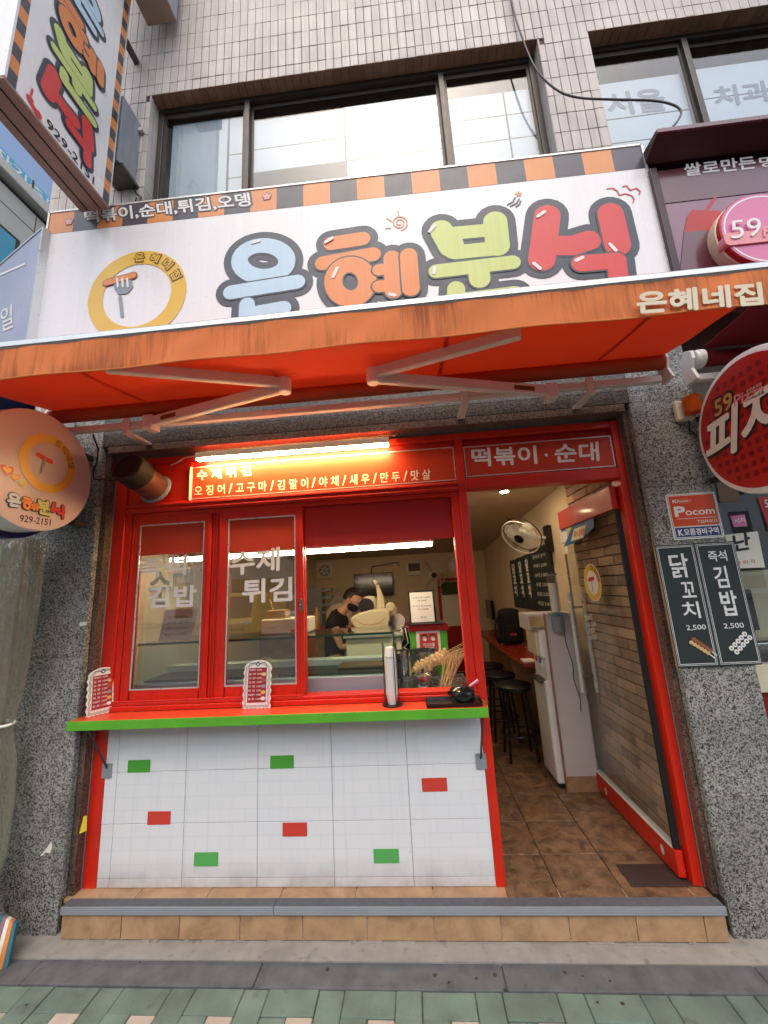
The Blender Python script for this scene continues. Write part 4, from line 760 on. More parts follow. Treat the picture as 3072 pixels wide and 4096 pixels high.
tr_ = nb.add(MB().poly(fn, [fn.px(*p) for p in ((2735, 930), (2870, 920), (2880, 1120), (2715, 1120))], .004), 'trim_panel', 'maroon')
nb.add(MB().poly(fn, [fn.px(*p) for p in ((2748, 866), (2766, 842), (2885, 846), (2850, 930), (2734, 932))], .0035), 'reflection_patch', 'pizza_red'); nb.add(MB().stroke(fn, [fn.px(2825, 842), fn.px(2935, 684)], .018, .0035), 'reflection_streak', 'pizza_red')  # reflections on the glossy panel, drawn as flat red shapes
pk = Thing('round_pink_sign', 'round pink and cream drum sign on the maroon fascia next door', 'sign', (4.3, -.45, 3.4)); pc = PY(3062, 912, -.41)
pk.add(MB().lathe((pc.x+.0, -.301, pc.z), (0, -1, 0), [(.25, 0), (.255, .02), (.255, .07), (.25, .075)], 48), 'drum', 'cream_plastic', smooth=True); pk.add(MB().lathe((pc.x, -.377, pc.z), (0, -1, 0), [(.25, 0), (.25, .025), (.245, .03)], 48), 'red_band', 'pizza_red', smooth=True)
fpk = FAC(-.409); pk.add(MB().disc(fpk, (pc.x, pc.z), .244, .0, 48, 1, .002), 'face', 'pink_sign'); pk.add(MB().ring(fpk, (pc.x, pc.z), .232, .222, .001, n=48), 'face_line', 'white_print')
pk.add(MB().poly(fpk, rr(pc.x-.25, pc.x+.27, pc.z-.10, pc.z-.015, .03), .010, .06), 'name_bar', 'ink_pink')
text(pk, fpk, '59', (2918, 965), (3038, 950), (2914, 893), 'white_print', .016, .06, depth=.004); text(pk, fpk, 'Pizza', (3046, 955), (3200, 945), (3044, 915), 'ink_pink', .016, .03)
ra = Thing('red_awning', 'dark red retractable awning over the neighbouring pizza shop', 'awning', (4.9, -.3, 2.85))
ra.add(MB().obox((3.86, -.32, 2.92), (2.6, 0, 0), (0, -.75, .02), (0, 0, .004)), 'canopy', 'red_fabric'); ra.add(MB().tube([(3.88, -.30, 2.86), (6.4, -.30, 2.86)], .045, 18), 'roller', 'red_fabric', smooth=True)
ra.add(MB().box(3.80, 6.4, -.295, -.255, 2.735, 2.775), 'torsion_bar', 'white_metal', bevel=.004); ra.add(MB().poly(Fr((3.79, 0, 0), (0, 1, 0), (0, 0, 1)), [(-.35, 2.72), (-.25, 2.72), (-.24, 2.80), (-.25, 2.88), (-.29, 2.925), (-.34, 2.90), (-.345, 2.85), (-.32, 2.80)], 0, .02), 'end_plate', 'white_metal', bevel=.003)
ra.add(MB().lathe((3.80, -.30, 2.862), (1, 0, 0), [(.05, 0), (.05, .02), (.055, .022), (.055, .05)], 20), 'roller_cap', 'white_metal', smooth=True); ra.add(MB().box(3.70, 3.92, -.62, -.60, 3.02, 3.04), 'rail', 'white_metal'); ra.add(MB().box(6.4, 6.42, -1.1, -.1, 2.7, 2.95), 'end_plate', 'white_metal')
ns = Thing('neighbour_shopfront', 'neighbouring shop window with posters and a red lower panel', 'shopfront', (4.8, .05, GZ))
ns.add(MB().box(3.93, 6.5, .05, .11, GZ, .93), 'lower_panel', 'pizza_dark', bevel=.004); ns.add(MB().box(3.93, 6.5, .03, .11, .93, 1.08), 'sill', 'cream_plastic', bevel=.004); ns.add(MB().box(3.93, 6.5, .06, .066, 1.085, 2.5), 'pane', 'glass')
ns.add(MB().box(3.93, 6.5, .04, .10, 2.5, 2.6), 'head', 'window_alu'); ns.add(MB().box(3.93, 6.5, .8, .82, .0, 2.6), 'back_wall', 'maroon_dark'); ns.add(MB().box(3.93, 6.5, .12, .8, 2.55, 2.6), 'ceiling', 'room_ceiling'); ns.add(MB().box(3.925, 3.93, .11, .8, 0, 2.6), 'side_wall', 'maroon_dark'); ns.add(MB().box(3.93, 6.5, .3, .8, 1.0, 1.04), 'shelf', 'steel')
po = FAC(.055)
def poster(t, corners, mat, name='poster'): return t.add(MB().poly(po, [po.px(*p) for p in corners], .001, .001), name, mat)
p1 = poster(ns, ((2905, 2275), (3060, 2270), (3030, 2125), (2900, 2140)), 'paper'); text(ns, po, '난', (2938, 2205), (3002, 2195), (2930, 2140), 'ink_black', .002, .04, parent=p1); text(ns, po, '쌀 피 자', (2942, 2262), (3022, 2252), (2940, 2246), 'ink_red', .002, .01, parent=p1)
p2 = poster(ns, ((2935, 2108), (2990, 2105), (2978, 2058), (2920, 2064)), 'pink_sign'); text(ns, po, '시저', (2938, 2094), (2980, 2089), (2934, 2074), 'white_print', .002, .02, parent=p2)
p3 = poster(ns, ((3072, 2110), (3140, 2100), (3090, 1980), (3030, 1992)), 'pizza_red'); text(ns, po, '59', (3062, 2030), (3090, 2026), (3056, 2000), 'white_print', .002, .02, parent=p3)
p4 = poster(ns, ((2880, 2010), (2960, 2005), (2940, 1900), (2860, 1905)), 'ink_brown')
mc = Thing('cream_machine', 'cream coloured counter machine behind the neighbouring shop window', 'machine', (4.3, .4, 1.04)); mc.add(MB().box(4.17, 4.5, .3, .6, 1.16, 1.62), 'body', 'cream_plastic', bevel=.03); mc.add(MB().box(4.17, 4.28, .27, .31, 1.24, 1.5), 'control_panel', 'black_plastic', bevel=.005); mc.add(MB().box(4.1, 4.5, .3, .6, 1.042, 1.158), 'base', 'steel', bevel=.01)
# ================================================================== LEFT NEIGHBOUR
ls = Thing('lilac_sign', 'pale lilac neighbouring shop sign angled away round the corner', 'sign', (-.9, 0, 3.3)); c0 = PY(178, 908, -.34); e1 = Vector((-.93, .37, 0)).normalized()
fl_ = Fr((c0.x, c0.y, 0), -e1, (0, 0, 1)); ls.add(MB().poly(fl_, [(-2.2, 3.2), (-.022, 3.2), (-.022, c0.z-.005), (-2.2, c0.z-.005)], 0, .16), 'box', 'lilac_sign'); ls.add(MB().poly(fl_, [(-.021, 3.2), (.0, 3.2), (.0, c0.z), (-.021, c0.z)], .006, .17).poly(fl_, [(-2.2, c0.z-.004), (-.021, c0.z-.004), (-.021, c0.z+.010), (-2.2, c0.z+.010)], .006, .17), 'edge_trim', 'sign_frame')
text(ls, fl_, '일', (6, 1330), (54, 1310), (4, 1238), 'white_print', .003, .01); ls.add(MB().stroke(fl_, [fl_.px(-40, 1118), fl_.px(102, 1056)], .02, .003, cap=False), 'line_mark', 'white_print')
fb_ = Thing('far_building', 'pale stone building with a cyan sign band in the side street', 'building', (-2.7, 2, GZ)); XB = -2.5
fb_.add(MB().box(-9, XB, -.4, 12, GZ-.1, 6.63), 'lower_wall', 'stone_white')
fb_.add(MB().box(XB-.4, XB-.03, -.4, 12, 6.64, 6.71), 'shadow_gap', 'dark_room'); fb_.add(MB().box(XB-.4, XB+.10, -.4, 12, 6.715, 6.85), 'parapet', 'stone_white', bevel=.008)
bn = fb_.add(MB().box(XB-.2, XB+.03, -.4, 12, 6.855, 7.03), 'sign_band', 'cyan_sign'); fx2 = Fr((XB+.031, 0, 0), (0, 1, 0), (0, 0, 1)); text(fb_, fx2, '자기주도학습', (.72, 6.875), (1.95, 6.875), (.72, 7.01), 'white_print', .002, .03, px=False, parent=bn)
for y in (.3, 1.17, 2.0): fb_.add(MB().box(XB+.031, XB+.04, y, y+.02, 6.852, 7.04), 'band_joint', 'window_alu', parent=bn)
for y in (.2, 1.3, 2.4, 3.5): fb_.add(MB().box(XB+.0005, XB+.003, y, y+.010, 4.5, 6.62), 'joint', 'grout_dark')
fb_.add(MB().box(XB+.0005, XB+.003, -.4, 6, 6.38, 6.39), 'joint', 'grout_dark'); wn = fb_.add(MB().box(XB+.001, XB+.03, -.4, 1.14, 3.5, 6.07), 'window_frame', 'window_alu'); fb_.add(MB().box(XB+.031, XB+.034, -.36, 1.09, 3.5, 6.03), 'window_pane', 'cyan_sign', parent=wn)
ba = Thing('blue_awning', 'dark blue neighbouring awning tucked beside the orange one', 'awning', (-.8, -.4, 2.8)); ba.add(MB().obox((-2.2, -.30, 2.93), (1.9, 0, 0), (0, -.5, -.05), (0, 0, .01)), 'canopy', 'blue_tarp'); ba.add(MB().tube([(-2.2, -.3, 2.88), (-.31, -.3, 2.88)], .05, 14), 'roller', 'blue_tarp', smooth=True); ba.add(MB().box(-.31, -.27, -.36, -.10, 2.78, 2.95), 'end_plate', 'white_metal', bevel=.004)
# rolled clear vinyl curtain tied up beside the pilaster
vc = Thing('vinyl_curtain', 'gathered clear vinyl curtain tied with cord beside the left granite pilaster', 'curtain', (-.32, -.3, GZ))
def gather(zs, cx, cy, rads, n=44, folds=9, seed=0):
    mb = MB(); rnd = random.Random(seed); ph_ = [rnd.uniform(0, 6) for _ in range(4)]
    for k, (z_, r_) in enumerate(zip(zs, rads)):
        for j in range(n):
            a = 2*math.pi*j/n; rr_ = r_*(1+.16*math.sin(folds*a+ph_[0]+z_*.8)+.10*math.sin(5*a+ph_[1]-z_*1.3)+.06*math.sin(17*a+z_*2))
            mb.v.append(Vector((cx[k]+rr_*math.cos(a)*1.25, cy+rr_*math.sin(a)*.7, z_)))
    for k in range(len(zs)-1):
        for j in range(n): a, b = k*n+j, k*n+(j+1) % n; mb.f.append([a, b, b+n, a+n])
    return mb
zz = [2.06, 1.9, 1.7, 1.5, 1.3, 1.15, 1.05, .98, .90, .8, .6, .4, .25, .17, .12, .05, -.03, -.10, GZ+.01]
rr2 = [.13, .135, .14, .14, .13, .115, .095, .08, .095, .12, .13, .13, .115, .09, .10, .13, .15, .15, .13]
vc.add(gather(zz, [-.405]*19, -.26, [r*.86 for r in rr2], seed=3), 'curtain', 'vinyl_clear', smooth=True); vc.add(gather(zz, [-.41]*19, -.26, [r*.52 for r in rr2], folds=6, seed=8), 'inner_fold', 'vinyl_clear', smooth=True)
for z_, m_ in ((.985, 'white_plastic'), (.165, 'black_rubber')): vc.add(MB().tube([(-.405+.104*math.cos(a), -.26+.060*math.sin(a), z_+.004*math.sin(a)) for a in [2*math.pi*k/24 for k in range(25)]], .008, 6, False), 'tie', m_)
vc.add(MB().tube([(-.40, -.30, 2.05), (-.40, -.32, 2.02), (-.38, -.325, 2.0)], .008), 'hook', 'white_plastic')
sb = Thing('striped_bag', 'striped cloth bag slumped at the foot of the vinyl curtain', 'bag', (-.12, -.26, GZ))
fbg = Fr((-.25, -.335, GZ), (.93, .34, .0), (-.1, .25, 1)); 
for k in range(6): sb.add(MB().poly(fbg, [(.022*k, .01-.002*k), (.022*(k+1)-.001, .01-.002*k), (.030+.017*(k+1)-.001, .22-.010*k), (.030+.017*k, .23-.010*k)], .0, .03), 'stripe_panel', ('bag_stripe', 'teal_cloth', 'bag_stripe', 'paper', 'sign_orange', 'teal_cloth')[k])
sb.add(MB().poly(fbg, [(-.06, .0), (.0, .0), (.028, .23), (-.02, .16)], -.002, .05), 'dark_side', 'blue_tarp'); tag(MB().box(-.42, -.20, -.47, -.34, GZ, GZ+.16).build('white_carton', 'paper', bevel=.006), 'crumpled white carton on the pavement beside the striped bag', 'carton')
tag(MB().lathe((-.215, -.36, GZ), (0, 0, 1), [(.05, 0), (.06, .03), (.055, .10), (.03, .15)], 14).build('black_sack', 'black_cloth', smooth=True), 'small black sack between the white carton and the striped bag', 'sack')
for name, lab, pts, m_ in (('torn_sticker', 'torn white sticker scrap stuck low on the left granite pilaster', ((160, 3425), (185, 3395), (205, 3365), (210, 3385), (200, 3412), (180, 3410), (172, 3422)), 'paper'), ('yellow_sticker', 'torn yellow sticker on the stone reveal beside the red post', ((317, 3335), (335, 3265), (348, 3262), (347, 3322)), 'yellow_print'), ('small_sticker', 'tiny white price sticker on the granite beside the left menu stand', ((318, 2506), (348, 2500), (346, 2487), (318, 2490)), 'paper')):
    ft = FAC(-.1015); tag(MB().poly(ft, [ft.px(*p) for p in pts], .0012, .001).build(name, m_), lab, 'sticker')
# ================================================================== INSIDE THE SHOP
RX0, RX1, RY1 = .0, 3.50, 5.5
cz = lambda y: 2.56-.047*y
struct(MB().poly(Fr((0, 0, 0), (1, 0, 0), (0, 1, 0)), [(.0, .101), (3.49, .101), (3.5, 5.5), (0, 5.5)], -.012, .05).build('shop_floor', 'floor_grout'))
fl = bpy.data.objects['shop_floor']; T0 = .338; ftm = {}
gx0 = PZ(2180, 3454, 0).x
def ftile(a, b, c, d):
    k = (round(b-a, 3), round(d-c, 3))
    if k not in ftm:
        o = MB().box(-(b-a)/2+.0025, (b-a)/2-.0025, -(d-c)/2+.0025, (d-c)/2-.0025, -.01, 0).build('floor_tile', 'floor_tile', bevel=.0015, seg=1); ftm[k] = o.data; bpy.data.objects.remove(o)
    o = link('floor_tile', ftm[k], None, fl); o.location = ((a+b)/2, (c+d)/2, random.uniform(-.001, .0005))
y = -.073
while y < 4.2:
    x = gx0-2*T0
    while x < 3.49:
        a, b = max(x, 2.405 if y < .3 else 1.6), min(x+T0, 3.487)
        if b-a > .03: ftile(a, b, y if y > -.07 else -.0725, y+T0)
        x += T0
    y += T0
M('dark_mat', '3b2c2c', .5, var=.15)
tag(MB().box(3.118, 3.468, .0, .165, .001, .007).build('floor_patch', 'dark_mat', bevel=.002), 'dark brown hinge cover plate on the floor under the door corner', 'plate'); 
struct(MB().box(-.05, RX0, .1, RY1, 0, 2.62).build('wall_left', 'room_wall')); struct(MB().box(RX0-.05, RX1+.06, RY1, RY1+.05, 0, 2.62).build('wall_back', 'room_wall'))
wr = struct(MB().box(3.515, 3.56, .115, RY1, 0, 2.62).build('wall_right', 'room_wall'))
wb = struct(MB().box(3.4985, 3.5145, .115, 1.0, 0, 2.6).build('wall_right_brick', 'int_mortar'))
ibm = {}
BH, BL = .0712, .235
for r in range(36):
    y = .117-(.118 if r % 2 else 0)
    while y < 1.0:
        a, b = max(y, .117), min(y+BL, .998)
        if b-a > .02:
            k = round(b-a, 3)
            if k not in ibm:
                o = MB().box(-.012, 0, -(b-a)/2+.004, (b-a)/2-.004, .004, BH-.004).build('brick', 'int_brick', bevel=.003, seg=1); ibm[k] = o.data; bpy.data.objects.remove(o)
            o = link('brick', ibm[k], None, wb); o.location = (3.4983+random.uniform(-.003, 0), (a+b)/2, r*BH)
        y += BL
struct(MB().poly(Fr((0, 0, 0), (0, 1, 0), (0, 0, 1)), [(.101, cz(.1)), (5.5, cz(5.5)), (5.5, cz(5.5)+.05), (.101, cz(.1)+.05)], -.05, -3.61).build('ceiling', 'room_ceiling'))
for k in range(14): MB().obox((2.2+k*.095, .12, cz(.12)-.003), (.088, 0, 0), (0, 5.3, -.047*5.3), (0, 0, .002)).build('ceiling_plank', 'room_ceiling', bpy.data.objects['ceiling'])
# ------------------------------------------------------------------ open glass door, hinged on the right post
dr = Thing('glass_door', 'glass shop door with red rails standing open inwards against the brick wall', 'door', (3.42, .05, 0)); DX = 3.386; fd = Fr((DX, 0, 0), (0, -1, 0), (0, 0, 1))
dr.add(MB().box(DX, DX+.04, .035, .99, .018, .145), 'bottom_rail', 'red_paint', bevel=.003); dr.add(MB().box(DX, DX+.04, .055, .99, 2.06, 2.215), 'top_rail', 'red_paint', bevel=.003); dr.add(MB().box(DX-.002, DX+.042, .06, .985, .1455, .150), 'rail_cap', 'white_metal')
gl = dr.add(MB().box(DX+.015, DX+.025, .058, .987, .1505, 2.0595), 'pane', 'glass_door'); dr.add(MB().box(DX+.004, DX+.036, .040, .0575, .151, 2.059), 'gasket', 'black_rubber'); dr.add(MB().box(DX+.012, DX+.028, .9875, .990, .151, 2.059), 'edge_strip', 'alu')
for sgn, nm in ((-1, 'handle'), (1, 'handle')):
    hx = DX+.02+sgn*.055; h_ = dr.add(MB().tube([(hx, .90, .74), (hx, .90, 1.52)], .0165, 14), nm, 'handle_chrome', smooth=True)
    for z_ in (.86, 1.40): dr.add(MB().tube([(DX+.02+sgn*.006, .90, z_), (hx, .90, z_)], .008, 10), 'handle_mount', 'steel', parent=h_)
for y_, z_ in ((.16, .08), (.83, .07)): dr.add(MB().disc(fd, (-y_, z_), .016, .001, 14, 1.6), 'paint_chip', 'white_metal')
fdg = Fr((DX+.0148, 0, 0), (0, -1, 0), (0, 0, 1))
k9 = fdg.px(2370, 2330); rg = dr.add(MB().disc(fdg, k9, .138, .001, 40), 'sticker', 'white_print', parent=gl)
dr.add(MB().ring(fdg, k9, .132, .090, .002, n=44), 'sticker_ring', 'ink_yellow', parent=gl); arc_text(dr, fdg, k9, .111, '은혜네집', math.radians(78), math.radians(21), .034, gl, .003); dr.add(MB().stroke(fdg, [(k9[0]-.05, k9[1]+.02), (k9[0]+.03, k9[1]+.03)], .028, .0025), 'sticker_sausage', 'ink_red', parent=gl); dr.add(MB().stroke(fdg, [(k9[0]-.005, k9[1]+.01), (k9[0]-.01, k9[1]-.065)], .011, .003), 'sticker_fork', 'ink_grey', parent=gl)
for i, (u, v, c) in enumerate(((2330, 2410, 'ink_red'), (2342, 2416, 'ink_orange'), (2355, 2425, 'ink_green'))):
    hx, hz = fdg.px(u, v); s_ = .016; dr.add(MB().poly(fdg, [(hx+s_*1.05*(math.sin(t)**3), hz+s_*(.81*math.cos(t)-.31*math.cos(2*t)-.13*math.cos(3*t)-.06*math.cos(4*t))) for t in [-2*math.pi*k/20 for k in range(20)]], .001), 'heart_sticker', c, parent=gl)
bs_ = dr.add(MB().poly(fdg, [fdg.px(*p) for p in ((2255, 2188), (2290, 2175), (2345, 2140), (2375, 2110), (2376, 2052), (2340, 2075), (2290, 2105))], .0015), 'mask_sticker', 'blue_plastic', parent=gl)
dr.add(MB().poly(fdg, [fdg.px(*p) for p in ((2285, 2165), (2335, 2150), (2346, 2098), (2298, 2116))], .0025), 'mask_sticker_field', 'cream_print', parent=gl); text(dr, fdg, '마스크착용', (2296, 2152), (2338, 2138), (2300, 2126), 'ink_orange', .0035, .03, parent=gl)
dr.add(MB().poly(fdg, [fdg.px(*p) for p in ((2246, 2172), (2272, 2166), (2262, 2082), (2236, 2094))], .001), 'notice_sticker', 'white_print', parent=gl); dr.add(MB().poly(fdg, [fdg.px(*p) for p in ((2244, 2130), (2265, 2124), (2260, 2088), (2239, 2098))], .002), 'notice_field', 'cyan_sign', parent=gl); dr.add(MB().poly(fdg, [fdg.px(*p) for p in ((2258, 2218), (2274, 2212), (2266, 2170), (2248, 2178))], .001), 'notice_sticker', 'paper', parent=gl)
text(dr, fdg, '영업시간', (2342, 2484), (2370, 2476), (2340, 2464), 'white_print', .001, .02, parent=gl); text(dr, fdg, '11:00 - 22:00', (2346, 2508), (2384, 2502), (2344, 2492), 'white_print', .001, .01, parent=gl); text(dr, fdg, '포장문의', (2350, 2538), (2380, 2530), (2348, 2518), 'white_print', .001, .02, parent=gl); text(dr, fdg, '929-2151', (2356, 2562), (2388, 2556), (2354, 2544), 'white_print', .001, .01, parent=gl)
# ------------------------------------------------------------------ partition, water cooler, cup dispenser
pt = Thing('partition', 'lilac white low partition panel with timber edge by the open door', 'partition', (3.27, 1, 0))
pt.add(MB().box(3.157, 3.40, .97, 1.0, .11, 1.35), 'panel', 'panel_lilac', bevel=.002); pt.add(MB().box(3.157, 3.40, .972, .998, 0, .1095), 'plinth', 'step_tile'); pt.add(MB().box(3.150, 3.1565, .966, 1.004, 0, 1.355), 'edge', 'wood_trim'); pt.add(MB().box(3.02, 3.40, 1.0, 1.30, 1.332, 1.35), 'top_shelf', 'panel_lilac'); pt.add(MB().box(3.02, 3.03, 1.0, 1.30, 1.22, 1.3315), 'shelf_side', 'panel_lilac')
wc = Thing('water_cooler', 'tall white water cooler with hot and cold taps beside the partition', 'water cooler', (3.2, 1.3, 0))
wc.add(MB().box(3.10, 3.39, 1.02, 1.36, .03, .80), 'lower_body', 'white_plastic', bevel=.02); wc.add(MB().box(3.10, 3.39, 1.02, 1.36, .98, 1.215), 'head', 'white_plastic', bevel=.02); wc.add(MB().box(3.13, 3.388, 1.022, 1.358, .79, .99), 'recess', 'white_plastic'); wc.add(MB().box(3.12, 3.39, 1.03, 1.35, .0, .03), 'base', 'black_plastic'); wc.add(MB().box(3.075, 3.0995, 1.05, 1.33, 1.0, 1.20), 'front_cover', 'cream_plastic', bevel=.008); wc.add(MB().box(3.06, 3.19, 1.06, 1.32, .785, .80), 'drip_tray', 'dark_steel', bevel=.003)
for y_, m_ in ((1.13, 'blue_plastic'), (1.24, 'ink_red')): k = wc.add(MB().tube([(3.16, y_, .975), (3.13, y_, .95), (3.13, y_, .90)], .013), 'tap', 'white_plastic'); wc.add(MB().box(3.105, 3.12, y_-.01, y_+.01, .93, .965), 'lever', m_, parent=k)
cdp = Thing('cup_dispenser', 'clear tube of paper cups on a grey dispenser fixed to the partition', 'dispenser', (3.24, .93, 1.2))
cdp.add(MB().lathe((3.24, .93, 1.36), (0, 0, 1), [(.042, 0), (.042, .31)], 24, False, False), 'tube', 'glass', smooth=True); cdp.add(MB().lathe((3.24, .93, 1.67), (0, 0, 1), [(.046, 0), (.046, .014)], 24), 'lid', 'clear_grey', smooth=True); cdp.add(MB().lathe((3.24, .93, 1.365), (0, 0, 1), [(.034, 0), (.036, .24)], 24), 'cups', 'cup_paper', smooth=True); cdp.add(MB().box(3.18, 3.31, .88, .969, 1.335, 1.36), 'flange', 'clear_grey', bevel=.004); cdp.add(MB().lathe((3.24, .93, 1.21), (0, 0, 1), [(.046, 0), (.050, .02), (.05, .124)], 24), 'holder', 'clear_grey', smooth=True); cdp.add(MB().box(3.22, 3.26, .878, .8795, 1.342, 1.355), 'badge', 'blue_plastic')
tag(MB().tube([(3.29, .965, 1.30), (3.295, .962, 1.1), (3.325, .962, .95), (3.315, .962, .82), (3.345, .962, .68), (3.335, .962, .58)], .003, 6).build('loose_wire', 'black_plastic'), 'thin loose wire hanging down the lilac partition', 'wire')
# ------------------------------------------------------------------ wall fan, chalk menus, bar table, stools, bag
def fan(name, label, c, axis, r, mount):
    t = Thing(name, label, 'fan', mount); ax = Vector(axis).normalized(); c = Vector(c); x = ax.orthogonal().normalized(); y_ = ax.cross(x)
    for q in (0, .055): t.add(MB().tube([c+ax*(q-.0275)+(x*math.cos(a)+y_*math.sin(a))*r for a in [2*math.pi*k/36 for k in range(37)]], .006, 6, False), 'rim', 'black_plastic' if q == 0 else 'white_plastic')
    g = MB()
    for k in range(48):
        a = 2*math.pi*k/48; d = x*math.cos(a)+y_*math.sin(a)
        for s_ in (1, -1): g.tube([c+d*.04+ax*.055*s_, c+d*r*.6+ax*.05*s_, c+d*r+ax*.02*s_], .0014, 4, False)
    t.add(g, 'grille', 'white_plastic')['kind'] = 'stuff'
    t.add(MB().lathe(c+ax*.05, ax, [(.05, 0), (.052, .008), (.04, .014)], 24), 'cap', 'black_plastic', smooth=True); t.add(MB().lathe(c-ax*.18, ax, [(.04, 0), (.06, .02), (.06, .11), (.03, .14)], 20), 'motor', 'white_plastic', smooth=True)
    for k in range(3):
        a = 2*math.pi*k/3; d = x*math.cos(a)+y_*math.sin(a); e = x*math.cos(a+.75)+y_*math.sin(a+.75)
        t.add(MB().obox(c+d*.03, d*r*.82, e*r*.45, ax*.004), 'blade', 'fan_haze')
    t.add(MB().tube([c-ax*.12, Vector(mount).lerp(c, .35), Vector(mount)], .018, 10), 'arm', 'white_plastic', smooth=True); return t
ft_ = fan('wall_fan', 'white wall fan with black rim above the chalk menus inside the door', (3.22, 1.6, 2.10), (-.62, -.42, -.60), .205, (3.47, 1.6, 2.06)); ft_.add(MB().box(3.462, 3.514, 1.54, 1.66, 1.91, 2.19), 'wall_box', 'black_plastic', bevel=.01)
fm = Fr((3.50, 0, 0), (0, -1, 0), (0, 0, 1)); cm = Thing('wall_chalk_menu', 'row of black chalk menu boards on the wall behind the white fan', 'menu board', (3.5, 2.4, 1.28))
for a, b, z0, z1 in ((3.34, 2.98, 1.28, 1.94), (2.97, 2.65, 1.28, 1.95), (2.64, 2.34, 1.28, 1.96), (2.33, 1.62, 1.27, 2.01)):
    o = cm.add(MB().box(3.49, 3.513, b, a, z0, z1), 'board', 'chalk_black', bevel=.003)
    n_ = 1 if a-b < .5 else 6
    for q in range(n_):
        if n_ == 1: text(cm, Fr((3.4895, 0, 0), (0, -1, 0), (0, 0, 1)), '닭\n꼬\n치', (-a+.10, z0+.16), (-b-.10, z0+.16), (-a+.10, z1-.06), 'chalk_ink', .001, .02, px=False, parent=o)
        else: text(cm, Fr((3.4895, 0, 0), (0, -1, 0), (0, 0, 1)), ('은혜네 분식', '떡볶이 3,000', '순대 3,000', '오뎅 2,000', '김밥 2,500', '튀김 3,000')[q], (-a+.12, z1-.13-.105*q), (-b-.14, z1-.13-.105*q), (-a+.12, z1-.085-.105*q), 'chalk_ink', .001, .01, px=False, parent=o)
bt = Thing('bar_table', 'long dark red bar table along the right wall inside the shop', 'table', (3.3, 2.6, 0)); bt.add(MB().box(3.03, 3.51, 1.38, 4.2, .845, .88), 'top', 'table_red', bevel=.004); bt.add(MB().box(3.495, 3.512, 1.38, 4.2, .8805, 1.0), 'upstand', 'table_red'); bt.add(MB().box(3.2, 3.51, 2.62, 2.66, 0, .8445), 'support', 'wood_trim'); bt.add(MB().box(3.2, 3.51, 4.1, 4.14, 0, .8445), 'support', 'wood_trim')
def stool(x, y, label):
    t = Thing('bar_stool', label, 'stool', (x, y, 0), 'black bar stools under the red bar table')
    t.add(MB().lathe((x, y, .60), (0, 0, 1), [(.15, 0), (.17, .012), (.172, .045), (.15, .06)], 26), 'seat', 'black_plastic', smooth=True)
    for k in range(4):
        a = math.pi/4+k*math.pi/2; d = Vector((math.cos(a), math.sin(a), 0)); t.add(MB().tube([Vector((x, y, .60))+d*.12, Vector((x, y, 0))+d*.18], .013, 8), 'leg', 'black_plastic')
    t.add(MB().tube([(x+.158*math.cos(q), y+.158*math.sin(q), .22) for q in [2*math.pi*k/24 for k in range(25)]], .009, 6, False), 'footring', 'black_plastic')
stool(2.97, 1.62, 'black bar stool under the near end of the red table by the water cooler'); stool(2.93, 2.10, 'black bar stool second along the red table from the water cooler'); stool(2.92, 2.60, 'black bar stool at the table support under the backpack')
bp_ = Thing('backpack', 'black backpack sitting on the red bar table', 'backpack', (3.22, 2.6, .88)); g = MB()
bm = bmesh.new(); bmesh.ops.create_cube(bm, size=1); bmesh.ops.subdivide_edges(bm, edges=bm.edges, cuts=4, use_grid_fill=True)
for v in bm.verts:
    x, y, z = v.co; s_ = 1-.35*max(0, z)**2*2; k = 1-.18*(abs(x)*2)**4; v.co = Vector((x*.30*s_*(1-.1*(abs(y)*2)**3), y*.20*s_*k, z*.42*(1-.10*(abs(x)*2)**3)))
me = bpy.data.meshes.new('body'); bm.to_mesh(me); bm.free()
for p in me.polygons: p.use_smooth = True
me.transform(Matrix.Translation((3.22, 2.6, 1.10))); adopt(bp_, link('body', me, 'black_cloth')); bp_.add(MB().box(3.15, 3.30, 2.46, 2.50, .93, 1.12), 'pocket', 'black_cloth', bevel=.015); bp_.add(MB().tube([(3.10, 2.52, 1.27), (3.02, 2.47, 1.15), (3.01, 2.47, 1.0), (3.06, 2.5, .91)], .016, 8), 'strap', 'black_cloth', smooth=True); bp_.add(MB().box(3.18, 3.26, 2.455, 2.459, 1.0, 1.02), 'badge', 'ink_red')
wt = Thing('wall_television', 'small dark wall screen on the right wall at the far end of the shop', 'television', (3.48, 5.2, 1.0)); wt.add(MB().box(3.44, 3.49, 4.9, 5.45, .98, 1.32), 'screen', 'screen', bevel=.006); wt.add(MB().box(3.4905, 3.514, 5.1, 5.25, 1.1, 1.2), 'mount', 'dark_steel')
tag(MB().box(3.05, 3.16, 1.42, 1.56, .8815, .895).build('order_pads', 'paper', bevel=.002), 'stack of paper order pads on the near end of the red bar table', 'pads')
